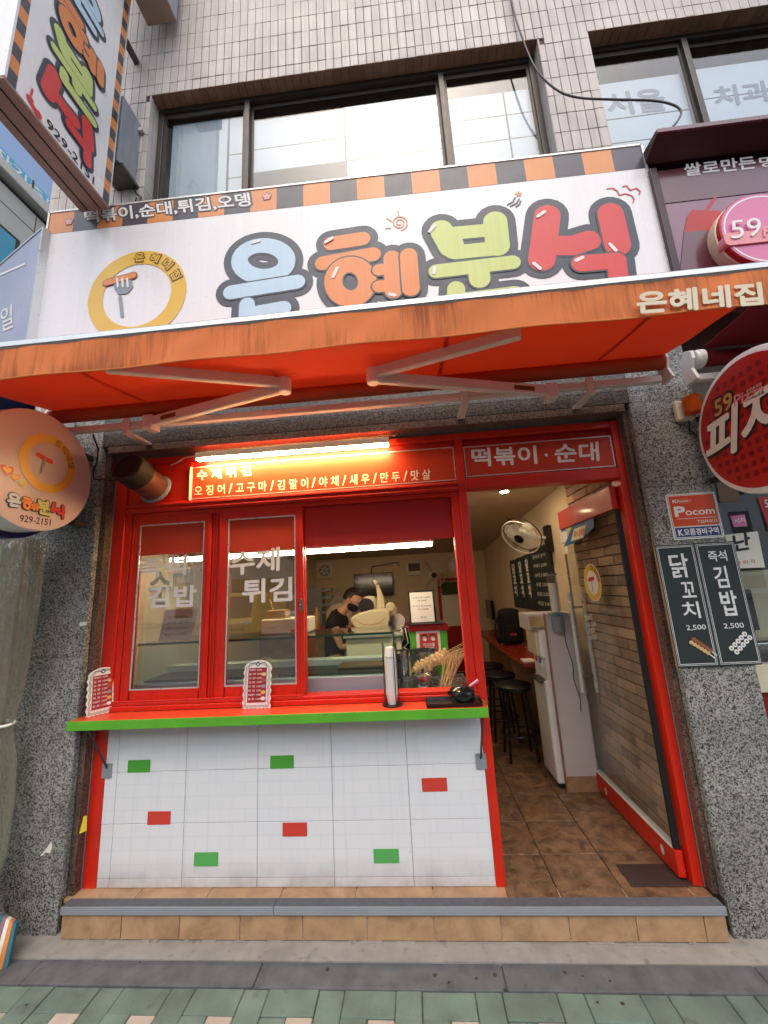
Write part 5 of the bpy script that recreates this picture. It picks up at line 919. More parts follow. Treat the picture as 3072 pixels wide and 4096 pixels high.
# ------------------------------------------------------------------ far wall
tv = Thing('television', 'black flat television on the far kitchen wall', 'television', (1.24, 5.45, 1.5)); tv.add(MB().box(.85, 1.635, 5.40, 5.445, 1.51, 1.965), 'screen', 'screen', bevel=.006); tv.add(MB().box(1.1, 1.4, 5.446, 5.499, 1.65, 1.8), 'mount', 'dark_steel')
tag(MB().tube([(1.2, 5.48, 1.97), (1.22, 5.48, 2.10), (1.5, 5.48, 2.13), (1.74, 5.48, 2.16), (1.79, 5.47, 2.08)], .012, 6).build('television_cable', 'black_plastic'), 'black cable running up from the television', 'cable')
jb = Thing('fuse_box', 'cream fuse box with dark window high on the far wall', 'fuse box', (2.1, 5.47, 1.88)); jb.add(MB().box(1.93, 2.25, 5.42, 5.499, 1.88, 2.15), 'case', 'cream_plastic', bevel=.008); jb.add(MB().box(1.97, 2.21, 5.414, 5.4195, 1.96, 2.12), 'window', 'black_plastic')
ex_ = Thing('exhaust_fan', 'square cream exhaust fan in the far kitchen wall corner', 'exhaust fan', (.24, 5.47, 1.91)); ex_.add(MB().box(.07, .40, 5.43, 5.499, 1.915, 2.25), 'frame', 'cream_plastic', bevel=.01); ex_.add(MB().lathe((.235, 5.4295, 2.08), (0, -1, 0), [(.12, 0), (.12, .004)], 28), 'grille', 'grey_paint')
for k in range(6): a = k*math.pi/3; ex_.add(MB().stroke(FAC(5.424), [(.235+.03*math.cos(a), 2.08+.03*math.sin(a)), (.235+.1*math.cos(a+.4), 2.08+.1*math.sin(a+.4))], .03, .001, cap=False), 'blade', 'cream_plastic')
ck_ = Thing('wall_clock', 'round white wall clock over the kitchen door', 'clock', (2.92, 5.47, 1.88)); ck_.add(MB().lathe((2.92, 5.499, 2.03), (0, -1, 0), [(.15, 0), (.15, .03), (.135, .036)], 36), 'case', 'cream_plastic', smooth=True); ck_.add(MB().disc(FAC(5.462), (2.92, 2.03), .13, 0, 36), 'dial', 'white_print')
for k in range(12): a = math.pi/2-k*math.pi/6; text(ck_, FAC(5.461), str(k or 12), (2.92+.105*math.cos(a)-.013, 2.03+.105*math.sin(a)-.012), (2.92+.105*math.cos(a)+.013, 2.03+.105*math.sin(a)-.012), (2.92+.105*math.cos(a)-.013, 2.03+.105*math.sin(a)+.012), 'ink_black', .001, .01, px=False)
ck_.add(MB().stroke(FAC(5.46), [(2.92, 2.03), (2.94, 1.97)], .008, .001), 'hour_hand', 'ink_black'); ck_.add(MB().stroke(FAC(5.46), [(2.92, 2.03), (2.915, 2.12)], .006, .002), 'minute_hand', 'ink_black')
fan('far_wall_fan', 'pale wall fan on the far wall beside the fuse box', (2.45, 5.1, 1.85), (.1, -1, -.1), .22, (2.45, 5.48, 1.75))
kd = Thing('kitchen_door', 'red framed kitchen door with a poster on the far wall', 'door', (2.75, 5.49, 0)); kd.add(MB().box(2.53, 3.05, 5.46, 5.499, 0, 1.78), 'frame', 'red_board', bevel=.004); kd.add(MB().box(2.59, 3.0, 5.45, 5.4595, .85, 1.72), 'poster', 'paper'); kd.add(MB().box(2.6, 2.99, 5.446, 5.4495, 1.45, 1.71), 'poster_picture', 'leaf')
# ------------------------------------------------------------------ kitchen: back counter, gas bottle, shelf rack
kc = Thing('back_counter', 'long red topped kitchen counter behind the cook', 'counter', (1.0, 3, 0)); kc.add(MB().box(.01, 2.4, 2.6, 3.2, 1.10, 1.15), 'top', 'red_board', bevel=.004); kc.add(MB().box(.01, 2.4, 2.62, 3.2, 0, 1.0995), 'cabinet', 'wood_trim')
rc = Thing('rice_cooker', 'large cream rice cooker on the red kitchen counter behind the cook', 'rice cooker', (1.02, 2.85, 1.15)); rc.add(MB().lathe((1.02, 2.85, 1.15), (0, 0, 1), [(.15, 0), (.175, .03), (.18, .2), (.165, .25), (.10, .31), (.04, .325)], 28), 'body', 'cream_plastic', smooth=True); rc.add(MB().tube([(.93, 2.85, 1.46), (.95, 2.85, 1.53), (1.09, 2.85, 1.53), (1.11, 2.85, 1.46)], .018, 8), 'handle', 'grey_paint', smooth=True); rc.add(MB().disc(FAC(2.667), (1.02, 1.29), .05, .004, 20, .6, .01), 'panel', 'black_plastic')
rk = Thing('shelf_rack', 'grey metal rack with tilted trays in the kitchen corner', 'rack', (.35, 4.8, 1.15)); rk.add(MB().box(.05, .36, 4.6, 4.9, .0, 1.72), 'cabinet', 'grey_paint', bevel=.01)
for k in range(4): rk.add(MB().obox((.37, 4.6, 1.25+k*.13), (.16, 0, .02), (0, .25, 0), (0, 0, .05)), 'tray', 'grey_paint')
# ------------------------------------------------------------------ glass display case behind the sashes
dc = Thing('display_case', 'glass fronted food case with green tinted glass behind the hatch', 'display case', (1.0, .4, .95))
M('case_steel', 'aeb7bf', .4, metal=.35, var=.06); dc.add(MB().box(.13, 1.905, .152, .62, .90, 1.085), 'base', 'case_steel', bevel=.004); dc.add(MB().box(.13, 1.905, .16, .165, 1.086, 1.34), 'front_glass', 'glass_green'); dc.add(MB().box(.13, 1.91, .16, .62, 1.342, 1.350), 'top_glass', 'glass_green'); dc.add(MB().box(1.90, 1.905, .17, .62, 1.086, 1.341), 'side_glass', 'glass_green'); dc.add(MB().box(.13, 1.91, .153, .1595, 1.338, 1.352), 'glass_edge', 'edge_green' if M('edge_green', '1f4a38', .2, var=.1) else ''); dc.add(MB().box(1.906, 1.911, .155, .165, 1.087, 1.3375), 'glass_edge', 'edge_green'); dc.add(MB().box(.13, 1.9, .5, .6, 1.09, 1.14), 'rear_rail', 'white_metal', bevel=.004); dc.add(MB().box(.16, 1.88, .2, .48, 1.0855, 1.10), 'tray', 'dark_steel')
tag(MB().box(1.50, 1.86, .28, .46, 1.101, 1.125).build('food_tray', 'ink_brown', bevel=.008), 'low brown tray of food inside the glass case', 'tray')
nt_ = Thing('paper_notice', 'handwritten paper notice propped on the glass case behind the left sash', 'notice', (.36, .2, 1.36)); fnn = Fr((.22, .24, 1.353), (1, .05, 0), (0, .15, 1)); nt_.add(MB().poly(fnn, [(0, 0), (.23, 0), (.27, .22), (.02, .22)], 0, .002), 'sheet', 'paper')
for k, b in enumerate(('추천메뉴', '오뎅 순대', '떡볶이/김밥/튀김', '튀김/만두/김말이')): text(nt_, fnn, b, (.04, .155-.04*k), (.20, .155-.04*k), (.042, .172-.04*k), 'ink_black', .001, .005, px=False)
tb = Thing('plastic_tub', 'white translucent tub with a small spoon box on the glass case', 'tub', (1.1, .4, 1.352)); tb.add(MB().box(.93, 1.285, .35, .55, 1.353, 1.46), 'tub', 'cream_plastic', bevel=.01); tb.add(MB().box(.95, 1.10, .38, .5, 1.4605, 1.52), 'spoon_box', 'wood_trim', bevel=.004); tb.add(MB().tube([(1.0, .43, 1.50), (.97, .42, 1.60)], .006), 'spoon', 'wood_stick'); tb.add(MB().box(1.15, 1.27, .345, .3495, 1.36, 1.38), 'print', 'ink_red')
# ------------------------------------------------------------------ slicer machine
sm_ = Thing('slicing_machine', 'cream slicing machine with round blade guard and tall arm on the kitchen worktop', 'machine', (1.66, 1.1, 1.27)); fsm = FAC(.95)
M('slicer_cream', 'b3a785', .45, var=.1); M('worktop', 'b8b4a8', .35, metal=.5, var=.1)
wk = Thing('worktop', 'steel worktop and cream cabinet carrying the slicing machine', 'worktop', (1.55, 1.1, 0)); wk.add(MB().box(1.45, 1.95, .80, 1.38, 1.245, 1.272), 'top', 'worktop', bevel=.004); wk.add(MB().box(1.47, 1.93, .83, 1.36, .0, 1.244), 'cabinet', 'cream_plastic', bevel=.004)
sm_.add(MB().box(1.53, 1.89, .90, 1.26, 1.273, 1.297), 'base', 'cream_plastic', bevel=.006)
sm_.add(MB().poly(fsm, [(1.545, 1.305), (1.80, 1.30), (1.835, 1.36), (1.842, 1.44), (1.80, 1.465), (1.68, 1.46), (1.56, 1.435), (1.495, 1.40), (1.50, 1.365)], .02, .30), 'hull', 'slicer_cream', bevel=.014); sm_.add(MB().stroke(FAC(.9285), [(1.53, 1.385), (1.60, 1.345), (1.66, 1.335), (1.74, 1.345), (1.80, 1.385)], .006, .001), 'hull_groove', 'wood_trim')
sm_.add(MB().poly(fsm, [(1.715, 1.44), (1.795, 1.45), (1.79, 1.55), (1.765, 1.63), (1.735, 1.70), (1.712, 1.725), (1.695, 1.715), (1.722, 1.66), (1.728, 1.58)], -.08, .05), 'arm', 'slicer_cream', bevel=.008); sm_.add(MB().tube([(1.73, .98, 1.675), (1.775, .95, 1.685)], .008), 'arm_pin', 'steel')
sm_.add(MB().lathe((1.845, 1.06, 1.475), (0, -1, 0), [(.035, 0), (.042, .01), (.042, .07), (.03, .08)], 22), 'knob', 'slicer_cream', smooth=True); sm_.add(MB().lathe((1.645, 1.12, 1.50), (.2, -1, 0), [(.075, 0), (.08, .01), (.08, .03), (.07, .035)], 30), 'blade_guard', 'slicer_cream', smooth=True); sm_.add(MB().lathe((1.62, 1.08, 1.49), (.2, -1, 0), [(.07, 0), (.07, .01)], 30), 'blade', 'black_plastic')
bw = tag(MB().lathe((1.895, 1.0, 1.345), (-.3, -1, .45), [(.075, 0), (.07, -.03), (.045, -.05)], 24).build('steel_bowl', 'dark_steel', smooth=True), 'tilted steel bowl leaning beside the slicing machine', 'bowl')
for nm, lab, cat, c, prof, mt in (
    ('sauce_bottle', 'black capped sauce bottle between the slicer and the green stand', 'bottle', (1.965, .98, 1.05), [(.03, 0), (.032, .02), (.032, .17), (.014, .21), (.014, .25)], 'black_plastic'),
    ('white_jar', 'white plastic jar beside the steel bowl', 'jar', (1.96, 1.12, 1.10), [(.045, 0), (.045, .14), (.035, .16), (.035, .19)], 'cream_plastic'),
    ('oil_bottle', 'yellow oil bottle on the back counter beside the rice cooker', 'bottle', (.72, 2.8, 1.15), [(.04, 0), (.042, .03), (.042, .2), (.018, .25), (.018, .29)], 'gold_ink'),
    ('stock_pot', 'steel stock pot at the end of the back kitchen counter', 'pot', (2.2, 2.9, 1.15), [(.13, 0), (.14, .02), (.14, .2), (.145, .21)], 'steel'),
    ('red_canister', 'small red canister at the left of the back counter', 'canister', (.45, 2.75, 1.15), [(.06, 0), (.065, .02), (.065, .18), (.05, .2)], 'red_board'),
    ('paper_roll', 'white paper towel roll standing on the back counter', 'paper roll', (1.75, 2.85, 1.15), [(.06, 0), (.06, .24)], 'paper')):
    tag(MB().lathe(c, (0, 0, 1), prof, 22).build(nm, mt, smooth=True), lab, cat)
sp = Thing('side_shelf', 'narrow cabinet between the slicing machine and the green stand', 'cabinet', (1.97, 1.05, 0)); sp.add(MB().box(1.93, 2.0, .84, 1.3, 0, 1.05), 'body', 'cream_plastic', bevel=.004); sp.add(MB().box(2.0, 2.01, .84, 1.3, 0, 1.1), 'side', 'grey_paint')
for k in range(4):
    x = 1.93+.018*k; tag(MB().tube([(x, .90, 1.30), (x+.02, .86, 1.22-.02*k), (x-.02, .85, 1.15), (x+.03, .84, 1.12), (x+.01, .83, 1.06)], .005, 6).build('kitchen_wire', 'black_plastic' if k % 2 else 'white_plastic', smooth=True), ('black' if k % 2 else 'white')+' wire dangling in the tangle between slicer and green stand', 'wire', 'tangled wires in the hatch')
# ------------------------------------------------------------------ green stand with price frame and mask poster
gs = Thing('green_stand', 'green painted stand with red top inside the serving hatch', 'stand', (2.16, .85, 0)); gs.add(MB().box(2.005, 2.305, .76, 1.05, 0, 1.283), 'body', 'green_paint', bevel=.003); gs.add(MB().box(1.998, 2.318, .745, 1.06, 1.2835, 1.335), 'top', 'red_board', bevel=.003)
pfm = Thing('price_frame', 'black framed white price notice standing on the green stand', 'notice', (2.12, .8, 1.335)); ff = Fr((2.022, .80, 1.345), (1, .02, 0), (-.01, .08, 1)); pfm.add(MB().poly(ff, [(-.008, -.008), (.208, -.008), (.208, .258), (-.008, .258)], -.001, .012), 'frame', 'black_plastic'); pfm.add(MB().poly(ff, [(.004, .004), (.196, .004), (.196, .246), (.004, .246)], .001), 'sheet', 'paper')
for b, z_, x0, x1 in (('오 뎅 (3개) 2,000원', .195, .025, .175), ('1개 700원', .17, .065, .14), ('튀 김 (5개) 3,000원', .125, .025, .175), ('3개 2,000원', .10, .06, .15), ('포장 가능', .035, .08, .13)): text(pfm, ff, b, (x0, z_), (x1, z_), (x0, z_+.013), 'ink_black', .002, .012, px=False)
tag(MB().box(1.99, 2.30, .72, .98, 1.336, 1.342).build('black_tray', 'black_plastic', bevel=.002), 'thin black tray under the price notice on the green stand', 'tray')
mp_ = Thing('mask_poster', 'red and white mask wearing poster hanging on the green stand', 'poster', (2.15, .757, 1.06)); fmp = FAC(.757); mp_.add(MB().poly(fmp, [(2.055, 1.04), (2.248, 1.04), (2.248, 1.302), (2.055, 1.302)], .001, .001), 'sheet', 'paper'); mp_.add(MB().poly(fmp, [(2.082, 1.105), (2.228, 1.105), (2.228, 1.265), (2.082, 1.265)], .002), 'red_field', 'red_print')
for i, b in enumerate(('마스크를', '착용해', '주세요')): text(mp_, fmp, b, (2.11+.008*i, 1.165-.027*i), (2.20-.008*i, 1.165-.027*i), (2.11+.008*i, 1.188-.027*i), 'white_print', .003, .04, px=False)
for x in (2.122, 2.188): o = mp_.add(MB().disc(fmp, (x, 1.233), .027, .003, 20, .9), 'head_hair', 'ink_black'); mp_.add(MB().disc(fmp, (x, 1.225), .021, .004, 18, .9), 'head_face', 'skin', parent=o); mp_.add(MB().disc(fmp, (x+.003, 1.216), .015, .005, 16, .8), 'head_mask', 'white_print', parent=o)
# ------------------------------------------------------------------ hatch: steel tray, pots, fish cake skewers
hc = Thing('hatch_counter', 'steel counter behind the serving hatch', 'counter', (2.1, .4, 0)); hc.add(MB().box(1.915, 2.40, .105, .70, .93, .962), 'top', 'steel', bevel=.004); hc.add(MB().box(1.93, 2.39, .12, .70, .0, .9295), 'cabinet', 'dark_steel')
ty = Thing('steel_tray', 'shallow steel tray holding the lidded pot and skewers', 'tray', (2.15, .33, .963)); ty.add(MB().box(1.945, 2.375, .15, .54, .963, .968), 'bottom', 'steel'); ty.add(MB().box(1.945, 2.375, .145, .152, .963, .985).box(1.945, 2.375, .538, .545, .963, .985).box(1.94, 1.947, .145, .545, .963, .985).box(2.373, 2.38, .145, .545, .963, .985), 'rim', 'steel')
def pot(name, label, c, r, h, lid=False, mat='steel'):
    t = Thing(name, label, 'pot', c); t.add(MB().lathe(c, (0, 0, 1), [(r*.92, 0), (r*.95, .004), (r, h), (r*1.05, h), (r*1.05, h+.004), (r*.96, h+.003), (r*.9, .01)], 30, True, True), 'body', mat, smooth=True)
    if lid: t.add(MB().lathe(Vector(c)+Vector((0, 0, h+.0045)), (0, 0, 1), [(r*1.06, 0), (r*1.05, .006), (r*.5, .02), (.012, .024)], 30), 'lid', mat, smooth=True); t.add(MB().lathe(Vector(c)+Vector((0, 0, h+.028)), (0, 0, 1), [(.006, 0), (.012, .012), (.008, .02)], 12), 'knob', 'black_plastic', smooth=True); t.add(MB().box(c[0]+r*.3-.012, c[0]+r*.3+.012, c[1]-r*1.09, c[1]-r*1.02, c[2]+h-.02, c[2]+h+.012), 'clasp', mat)
    return t
pot('deep_pot', 'tall steel pot standing next to the glass case end', (1.945, .60, .963), .045, .20); pot('wide_pot', 'wide steel pot behind the fish cake skewers', (2.10, .63, .963), .105, .19); pot('lidded_pot', 'small lidded steel pot in the tray in front of the fish cakes', (2.085, .26, .969), .062, .075, True)
for k in range(13):
    c0_ = Vector((2.02+.012*k, .36+.02*(k % 4), 1.055+.012*(k % 3)+.004*k)); d = Vector((.86, .06*(k % 3-1), .20+.05*(k % 4))).normalized()
    t = Thing('fish_cake_skewer', 'folded fish cake threaded on a bamboo skewer in the steel tray', 'skewer', c0_, 'fish cake skewers in the tray')
    t.add(MB().tube([c0_-d*.03, c0_+d*.33], .0024, 5), 'stick', 'wood_stick')
    pts = []
    for q in range(33): u_ = q/32; s_ = math.sin(u_*math.pi*8); pts.append(c0_+d*(.005+.13*u_)+Vector((0, .008*math.cos(u_*25), .020*s_)))
    t.add(MB().tube(pts, [.0115+.0025*math.sin(q*.9+k) for q in range(33)], 7), 'fish_cake', 'fishcake', smooth=True)
for k in range(36):
    b0 = Vector((2.20+.006*(k % 11), .22+.018*(k % 5), .985+.004*(k % 3))); b1 = b0+Vector((.05+.12*((k*7) % 11)/11, .02*(k % 3), .20+.05*((k*5) % 7)/7))*.85
    tag(MB().tube([b0, b1], .0031, 6).build('bamboo_skewer', 'wood_stick'), 'plain bamboo skewer leaning in the bundle beside the fish cakes', 'skewer', 'bare bamboo skewers in the hatch')
# ------------------------------------------------------------------ on the serving shelf
SZ = .9635
ch = Thing('cup_holder', 'black wire holder for paper cups on the serving shelf', 'cup holder', (1.885, -.02, SZ)); CX, CY = 1.895, -.062
ch.add(MB().lathe((CX, CY, SZ), (0, 0, 1), [(.062, 0), (.062, .003)], 36), 'base', 'black_plastic')
for a0_ in (200, 320): 
    for da in (-17, 17):
        a = math.radians(a0_+da); ch.add(MB().tube([(CX+.044*math.cos(a), CY+.044*math.sin(a), SZ+.003), (CX+.044*math.cos(a), CY+.044*math.sin(a), SZ+.345)], .0026, 6), 'rod', 'black_plastic')
    a, b = math.radians(a0_-17), math.radians(a0_+17); ch.add(MB().tube([(CX+.044*math.cos(a), CY+.044*math.sin(a), SZ+.345), (CX+.044*math.cos((a+b)/2), CY+.044*math.sin((a+b)/2), SZ+.352), (CX+.044*math.cos(b), CY+.044*math.sin(b), SZ+.345)], .0026, 6), 'rod_bend', 'black_plastic')
cupm = None
for k in range(32):
    z_ = SZ+.052+k*.0066
    if cupm is None:
        o = MB().lathe((0, 0, 0), (0, 0, 1), [(.024, -.048), (.033, .002), (.0355, .004), (.0355, .0065), (.033, .0065), (.024, -.046)], 20).build('paper_cup', 'cup_paper', smooth=True); cupm = o.data; bpy.data.objects.remove(o)
    o = tag(link('paper_cup', cupm, None), 'white paper cup nested in the stack in the wire holder', 'cup', 'stacked paper cups'); o.location = (CX+random.uniform(-.0008, .0008), CY+random.uniform(-.0008, .0008), z_)
tag(MB().lathe((CX, CY, SZ+.268), (0, 0, 1), [(.033, 0), (.026, .052), (.025, .054)], 22).build('upturned_cup', 'cup_paper', smooth=True), 'single printed paper cup turned upside down on top of the cup stack', 'cup')
tt = Thing('serving_tray', 'black plastic tray on the right end of the serving shelf', 'tray', (2.25, -.02, SZ)); tt.add(MB().box(2.10, 2.395, -.15, -.02, SZ, SZ+.004), 'bottom', 'black_plastic'); tt.add(MB().obox((2.095, -.155, SZ+.002), (.305, 0, 0), (0, -.006, .018), (0, .003, 0)).obox((2.095, -.018, SZ+.002), (.305, 0, 0), (0, .006, .018), (0, .003, 0)).obox((2.095, -.155, SZ+.002), (0, .14, 0), (-.006, 0, .018), (.003, 0, 0)).obox((2.398, -.155, SZ+.002), (0, .14, 0), (.006, 0, .018), (.003, 0, 0)), 'rim', 'black_plastic')
bpn = Thing('black_pot', 'black lidded stone pot with pink spoon handle on the black tray', 'pot', (2.305, -.08, SZ+.004)); M('black_glaze', '141416', .18, var=.1, coat=.5)
bpn.add(MB().lathe((2.305, -.085, SZ+.0045), (0, 0, 1), [(.054, 0), (.066, .014), (.070, .05), (.064, .066)], 30), 'body', 'black_glaze', smooth=True); bpn.add(MB().lathe((2.305, -.085, SZ+.071), (0, 0, 1), [(.070, 0), (.072, .007), (.054, .022), (.024, .032)], 30), 'lid', 'black_glaze', smooth=True); bpn.add(MB().tube([(2.335, -.10, SZ+.085), (2.40, -.105, SZ+.125)], [.006, .010], 8), 'spoon_handle', 'pink_sign', smooth=True); bpn.add(MB().tube([(2.238, -.085, SZ+.048), (2.222, -.085, SZ+.054), (2.222, -.085, SZ+.062), (2.24, -.085, SZ+.064)], .006, 6), 'ear', 'black_glaze')
def menu_stand(label, o, ex, wdt, hgt):
    t = Thing('menu_stand', label, 'menu stand', o); ex = Vector(ex).normalized(); f = Fr(o, ex, (0, .10, 1)) if abs(ex.y) < .05 else Fr(o, ex, Vector((0, 0, 1))+.1*Vector((-ex.y, ex.x, 0)))
    out = []
    for k in range(40): out.append((wdt*(k/39), 0+.003*math.sin(k*1.1)))
    for k in range(40): out.append((wdt+.004*math.sin(k*.9), hgt*.86*k/39))
    for k in range(25): u_ = k/24; out.append((wdt*(1-u_), hgt*(.86+.14*math.sin(u_*math.pi)**.6)))
    for k in range(40): out.append((.004*math.sin(k*.9), hgt*.86*(1-k/39)))
    t.add(MB().poly(f, out, 0, .006), 'board', 'white_plastic')
    for d_ in (.010, .017): t.add(MB().stroke(f, [(wdt*.5+(p[0]-wdt*.5)*(1-2*d_/wdt), hgt*.47+(p[1]-hgt*.47)*(1-2*d_/hgt)) for p in out[::2]+[out[0]]], .0022, .0006, cap=False), 'frame_line', 'ink_black')
    for s_ in (-1, 1): t.add(MB().stroke(f, [(wdt*.5+s_*wdt*.32*math.cos(a), hgt*.885+.016*math.sin(a*2)) for a in [k*math.pi/16 for k in range(9)]], .003, .0012), 'scroll', 'ink_black')
    t.add(MB().ring(f, (wdt*.5, hgt*.915), .012, .008, .0012, n=16), 'scroll', 'ink_black')
    fld = t.add(MB().poly(f, [(wdt*.16, hgt*.12), (wdt*.84, hgt*.12), (wdt*.84, hgt*.84), (wdt*.16, hgt*.84)], .001), 'field', 'menu_red' if 'menu_red' in MATS else (M('menu_red', '9c2830', .4, var=.04).name))
    for k, (b, c) in enumerate((('떡볶이', '3,000'), ('순 대', '3,000'), ('오 뎅', '2,000'), ('김 밥', '2,500'), ('라 면', '3,500'), ('튀 김', '3,000'), ('튀김범벅', '3,000'), ('음 료', '1,500'))):
        z_ = hgt*(.775-.086*k); text(t, f, b, (wdt*.19, z_), (wdt*.42, z_), (wdt*.19, z_+hgt*.042), 'white_print', .002, .02, px=False, parent=fld); text(t, f, c, (wdt*.48, z_), (wdt*.66, z_), (wdt*.48, z_+hgt*.036), 'white_print', .002, .02, px=False, parent=fld)
    for k, m_ in enumerate(('fishcake', 'sausage_brown', 'grey_paint', 'ink_yellow', 'white_print')): t.add(MB().disc(f, (wdt*.74, hgt*(.70-.125*k)), wdt*.085, .002, 16, .75), 'food_picture', m_, parent=fld)
    t.add(MB().obox(Vector(o)+ex*wdt*.15, ex*wdt*.7, Vector((-ex.y, ex.x, 0))*.05, (0, 0, .003)), 'foot', 'glass')
menu_stand('white scrolled menu stand standing upright in front of the second sash', (.975, -.045, SZ), (1, 0, 0), .172, .275)
menu_stand('white scrolled menu stand turned sideways at the left shelf end', (.028, -.115, SZ), (.52, .85, 0), .16, .275)
# ------------------------------------------------------------------ lamps inside
il = Thing('ceiling_tube_lamp', 'long lit tube lamp hanging behind the serving hatch', 'lamp', (1.3, .42, 1.95)); il.add(MB().box(.15, 2.235, .40, .46, 1.962, 2.0), 'housing', 'cream_plastic', bevel=.006); il.add(MB().box(.16, 2.225, .405, .455, 1.932, 1.9615), 'tube', 'lamp_in', bevel=.008)
for x in (.5, 1.9): il.add(MB().tube([(x, .43, 2.0), (x, .43, cz(.43))], .004, 6), 'hanger', 'dark_steel')
for i, (x, y, lab) in enumerate(((2.55, 2.3, 'small round lit ceiling spot over the aisle'), (3.0, 1.2, 'small round lit ceiling spot near the open door'), (1.2, 3.9, 'small round lit ceiling spot over the back kitchen counter'))):
    t = Thing('ceiling_spot', lab, 'lamp', (x, y, cz(y)-.012), 'ceiling spots'); t.add(MB().lathe((x, y, cz(y)-.012), (0, 0, 1), [(.05, 0), (.052, .008)], 24), 'bezel', 'white_plastic'); t.add(MB().lathe((x, y, cz(y)-.015), (0, 0, 1), [(.036, 0), (.036, .002)], 24), 'lens', 'lamp_warm')
# ------------------------------------------------------------------ the cook
def skin_mesh(name, pts, edges, root, sub=2):
    me = bpy.data.meshes.new(name); me.from_pydata([p[0] for p in pts], edges, []); o = bpy.data.objects.new(name, me); COL.objects.link(o)
    md = o.modifiers.new('s', 'SKIN'); md.use_smooth_shade = True; ms = o.modifiers.new('u', 'SUBSURF'); ms.levels = ms.render_levels = sub
    for i, p in enumerate(pts):
        r = p[1]; me.skin_vertices[0].data[i].radius = (r, r) if not isinstance(r, tuple) else r; me.skin_vertices[0].data[i].use_root = (i == root)
    bpy.context.view_layer.update(); m2 = bpy.data.meshes.new_from_object(o.evaluated_get(bpy.context.evaluated_depsgraph_get())); bpy.data.objects.remove(o)
    for p in m2.polygons: p.use_smooth = True
    m2.name = name; return m2
pe = Thing('person', 'person in a black short sleeved top and black face mask bending over the worktop', 'person', (1.27, 1.72, 0)); Yp = 1.72
P3 = lambda x, dy, z: (x, Yp+dy, z)
pts = [(P3(1.20, 0, .92), (.15, .11)), (P3(1.19, 0, 1.10), (.14, .10)), (P3(1.20, 0, 1.28), (.145, .10)), (P3(1.25, 0, 1.40), (.10, .07)), (P3(1.31, -.01, 1.45), (.05, .05)), (P3(1.355, -.015, 1.49), (.055, .06)), (P3(1.40, -.02, 1.54), (.078, .09)),
       (P3(1.215, -.17, 1.345), .055), (P3(1.255, -.22, 1.20), .044), (P3(1.30, -.22, 1.07), .038), (P3(1.42, -.18, 1.13), .032), (P3(1.50, -.15, 1.20), .026),
       (P3(1.23, .17, 1.35), .055), (P3(1.30, .22, 1.20), .044), (P3(1.38, .2, 1.10), .038), (P3(1.47, .1, 1.2), .028),
       (P3(1.19, -.09, .80), .09), (P3(1.20, -.10, .45), .062), (P3(1.18, -.10, .06), .042), (P3(1.26, -.10, .03), .035), (P3(1.19, .09, .80), .09), (P3(1.20, .10, .45), .062), (P3(1.18, .10, .06), .042), (P3(1.26, .10, .03), .035)]
ed = [(0, 1), (1, 2), (2, 3), (3, 4), (4, 5), (5, 6), (2, 7), (7, 8), (8, 9), (9, 10), (10, 11), (2, 12), (12, 13), (13, 14), (14, 15), (0, 16), (16, 17), (17, 18), (18, 19), (0, 20), (20, 21), (21, 22), (22, 23)]
me = skin_mesh('body', pts, ed, 0); adopt(pe, link('body', me, 'skin'))
def blob(c, ax3, M3=None, n=3, fn=None):
    bm = bmesh.new(); bmesh.ops.create_icosphere(bm, subdivisions=n, radius=1)
    for v in bm.verts:
        p = v.co.copy()
        if fn: p = fn(p)
        p = Vector((p.x*ax3[0], p.y*ax3[1], p.z*ax3[2])); v.co = (M3 @ p if M3 else p)+Vector(c)
    me = bpy.data.meshes.new('b'); bm.to_mesh(me); bm.free()
    for q in me.polygons: q.use_smooth = True
    return me
RT = Matrix.Rotation(math.radians(38), 3, 'Y') @ Matrix.Rotation(math.radians(-18), 3, 'Z')
HC = Vector(P3(1.40, -.02, 1.535))
def headf(p):
    k = 1-.22*max(0, -p.z)*(1 if p.x < .3 else .55); q = Vector((p.x*k, p.y*k, p.z))
    if p.x > .75 and abs(p.y) < .3: q.x += .10*math.exp(-((p.z+.12)/.18)**2)*math.exp(-(p.y/.16)**2)
    return q
adopt(pe, link('head', blob(HC, (.098, .076, .118), RT, 4, headf), 'skin'))
adopt(pe, link('hair', blob(HC+RT @ Vector((-.020, 0, .020)), (.104, .086, .118), RT, 4, lambda p: p*(1+.04*math.sin(p.x*19+p.z*13)*math.sin(p.y*17)) if not (p.x > .25 and p.z < .42) and not (p.z < -.55) else p*.80), 'hair'))
adopt(pe, link('face_mask', blob(HC+RT @ Vector((.040, 0, -.050)), (.068, .072, .056), RT, 3), 'black_cloth'))
er = HC+RT @ Vector((-.012, -.078, -.012)); adopt(pe, link('ear', blob(er, (.019, .010, .030), RT, 2), 'skin'))
pe.add(MB().tube([er+Vector((.0, -.008, .018)), HC+RT @ Vector((.05, -.072, -.02))], .0022, 5), 'mask_strap', 'black_cloth')
for s_ in (-1, 1): pe.add(MB().lathe(HC+RT @ Vector((.088, s_*.030, .016)), RT @ Vector((1, s_*.25, 0)), [(.011, 0), (.009, .005), (.004, .007)], 12), 'eye', 'ink_black', smooth=True)
tp = [(P3(1.19, 0, .90), (.172, .125)), (P3(1.185, 0, 1.10), (.160, .118)), (P3(1.195, 0, 1.28), (.165, .118)), (P3(1.245, 0, 1.395), (.115, .085)), (P3(1.285, 0, 1.43), (.068, .062)), (P3(1.21, -.17, 1.35), .074), (P3(1.242, -.215, 1.235), .064), (P3(1.225, .17, 1.35), .074), (P3(1.285, .215, 1.235), .064)]
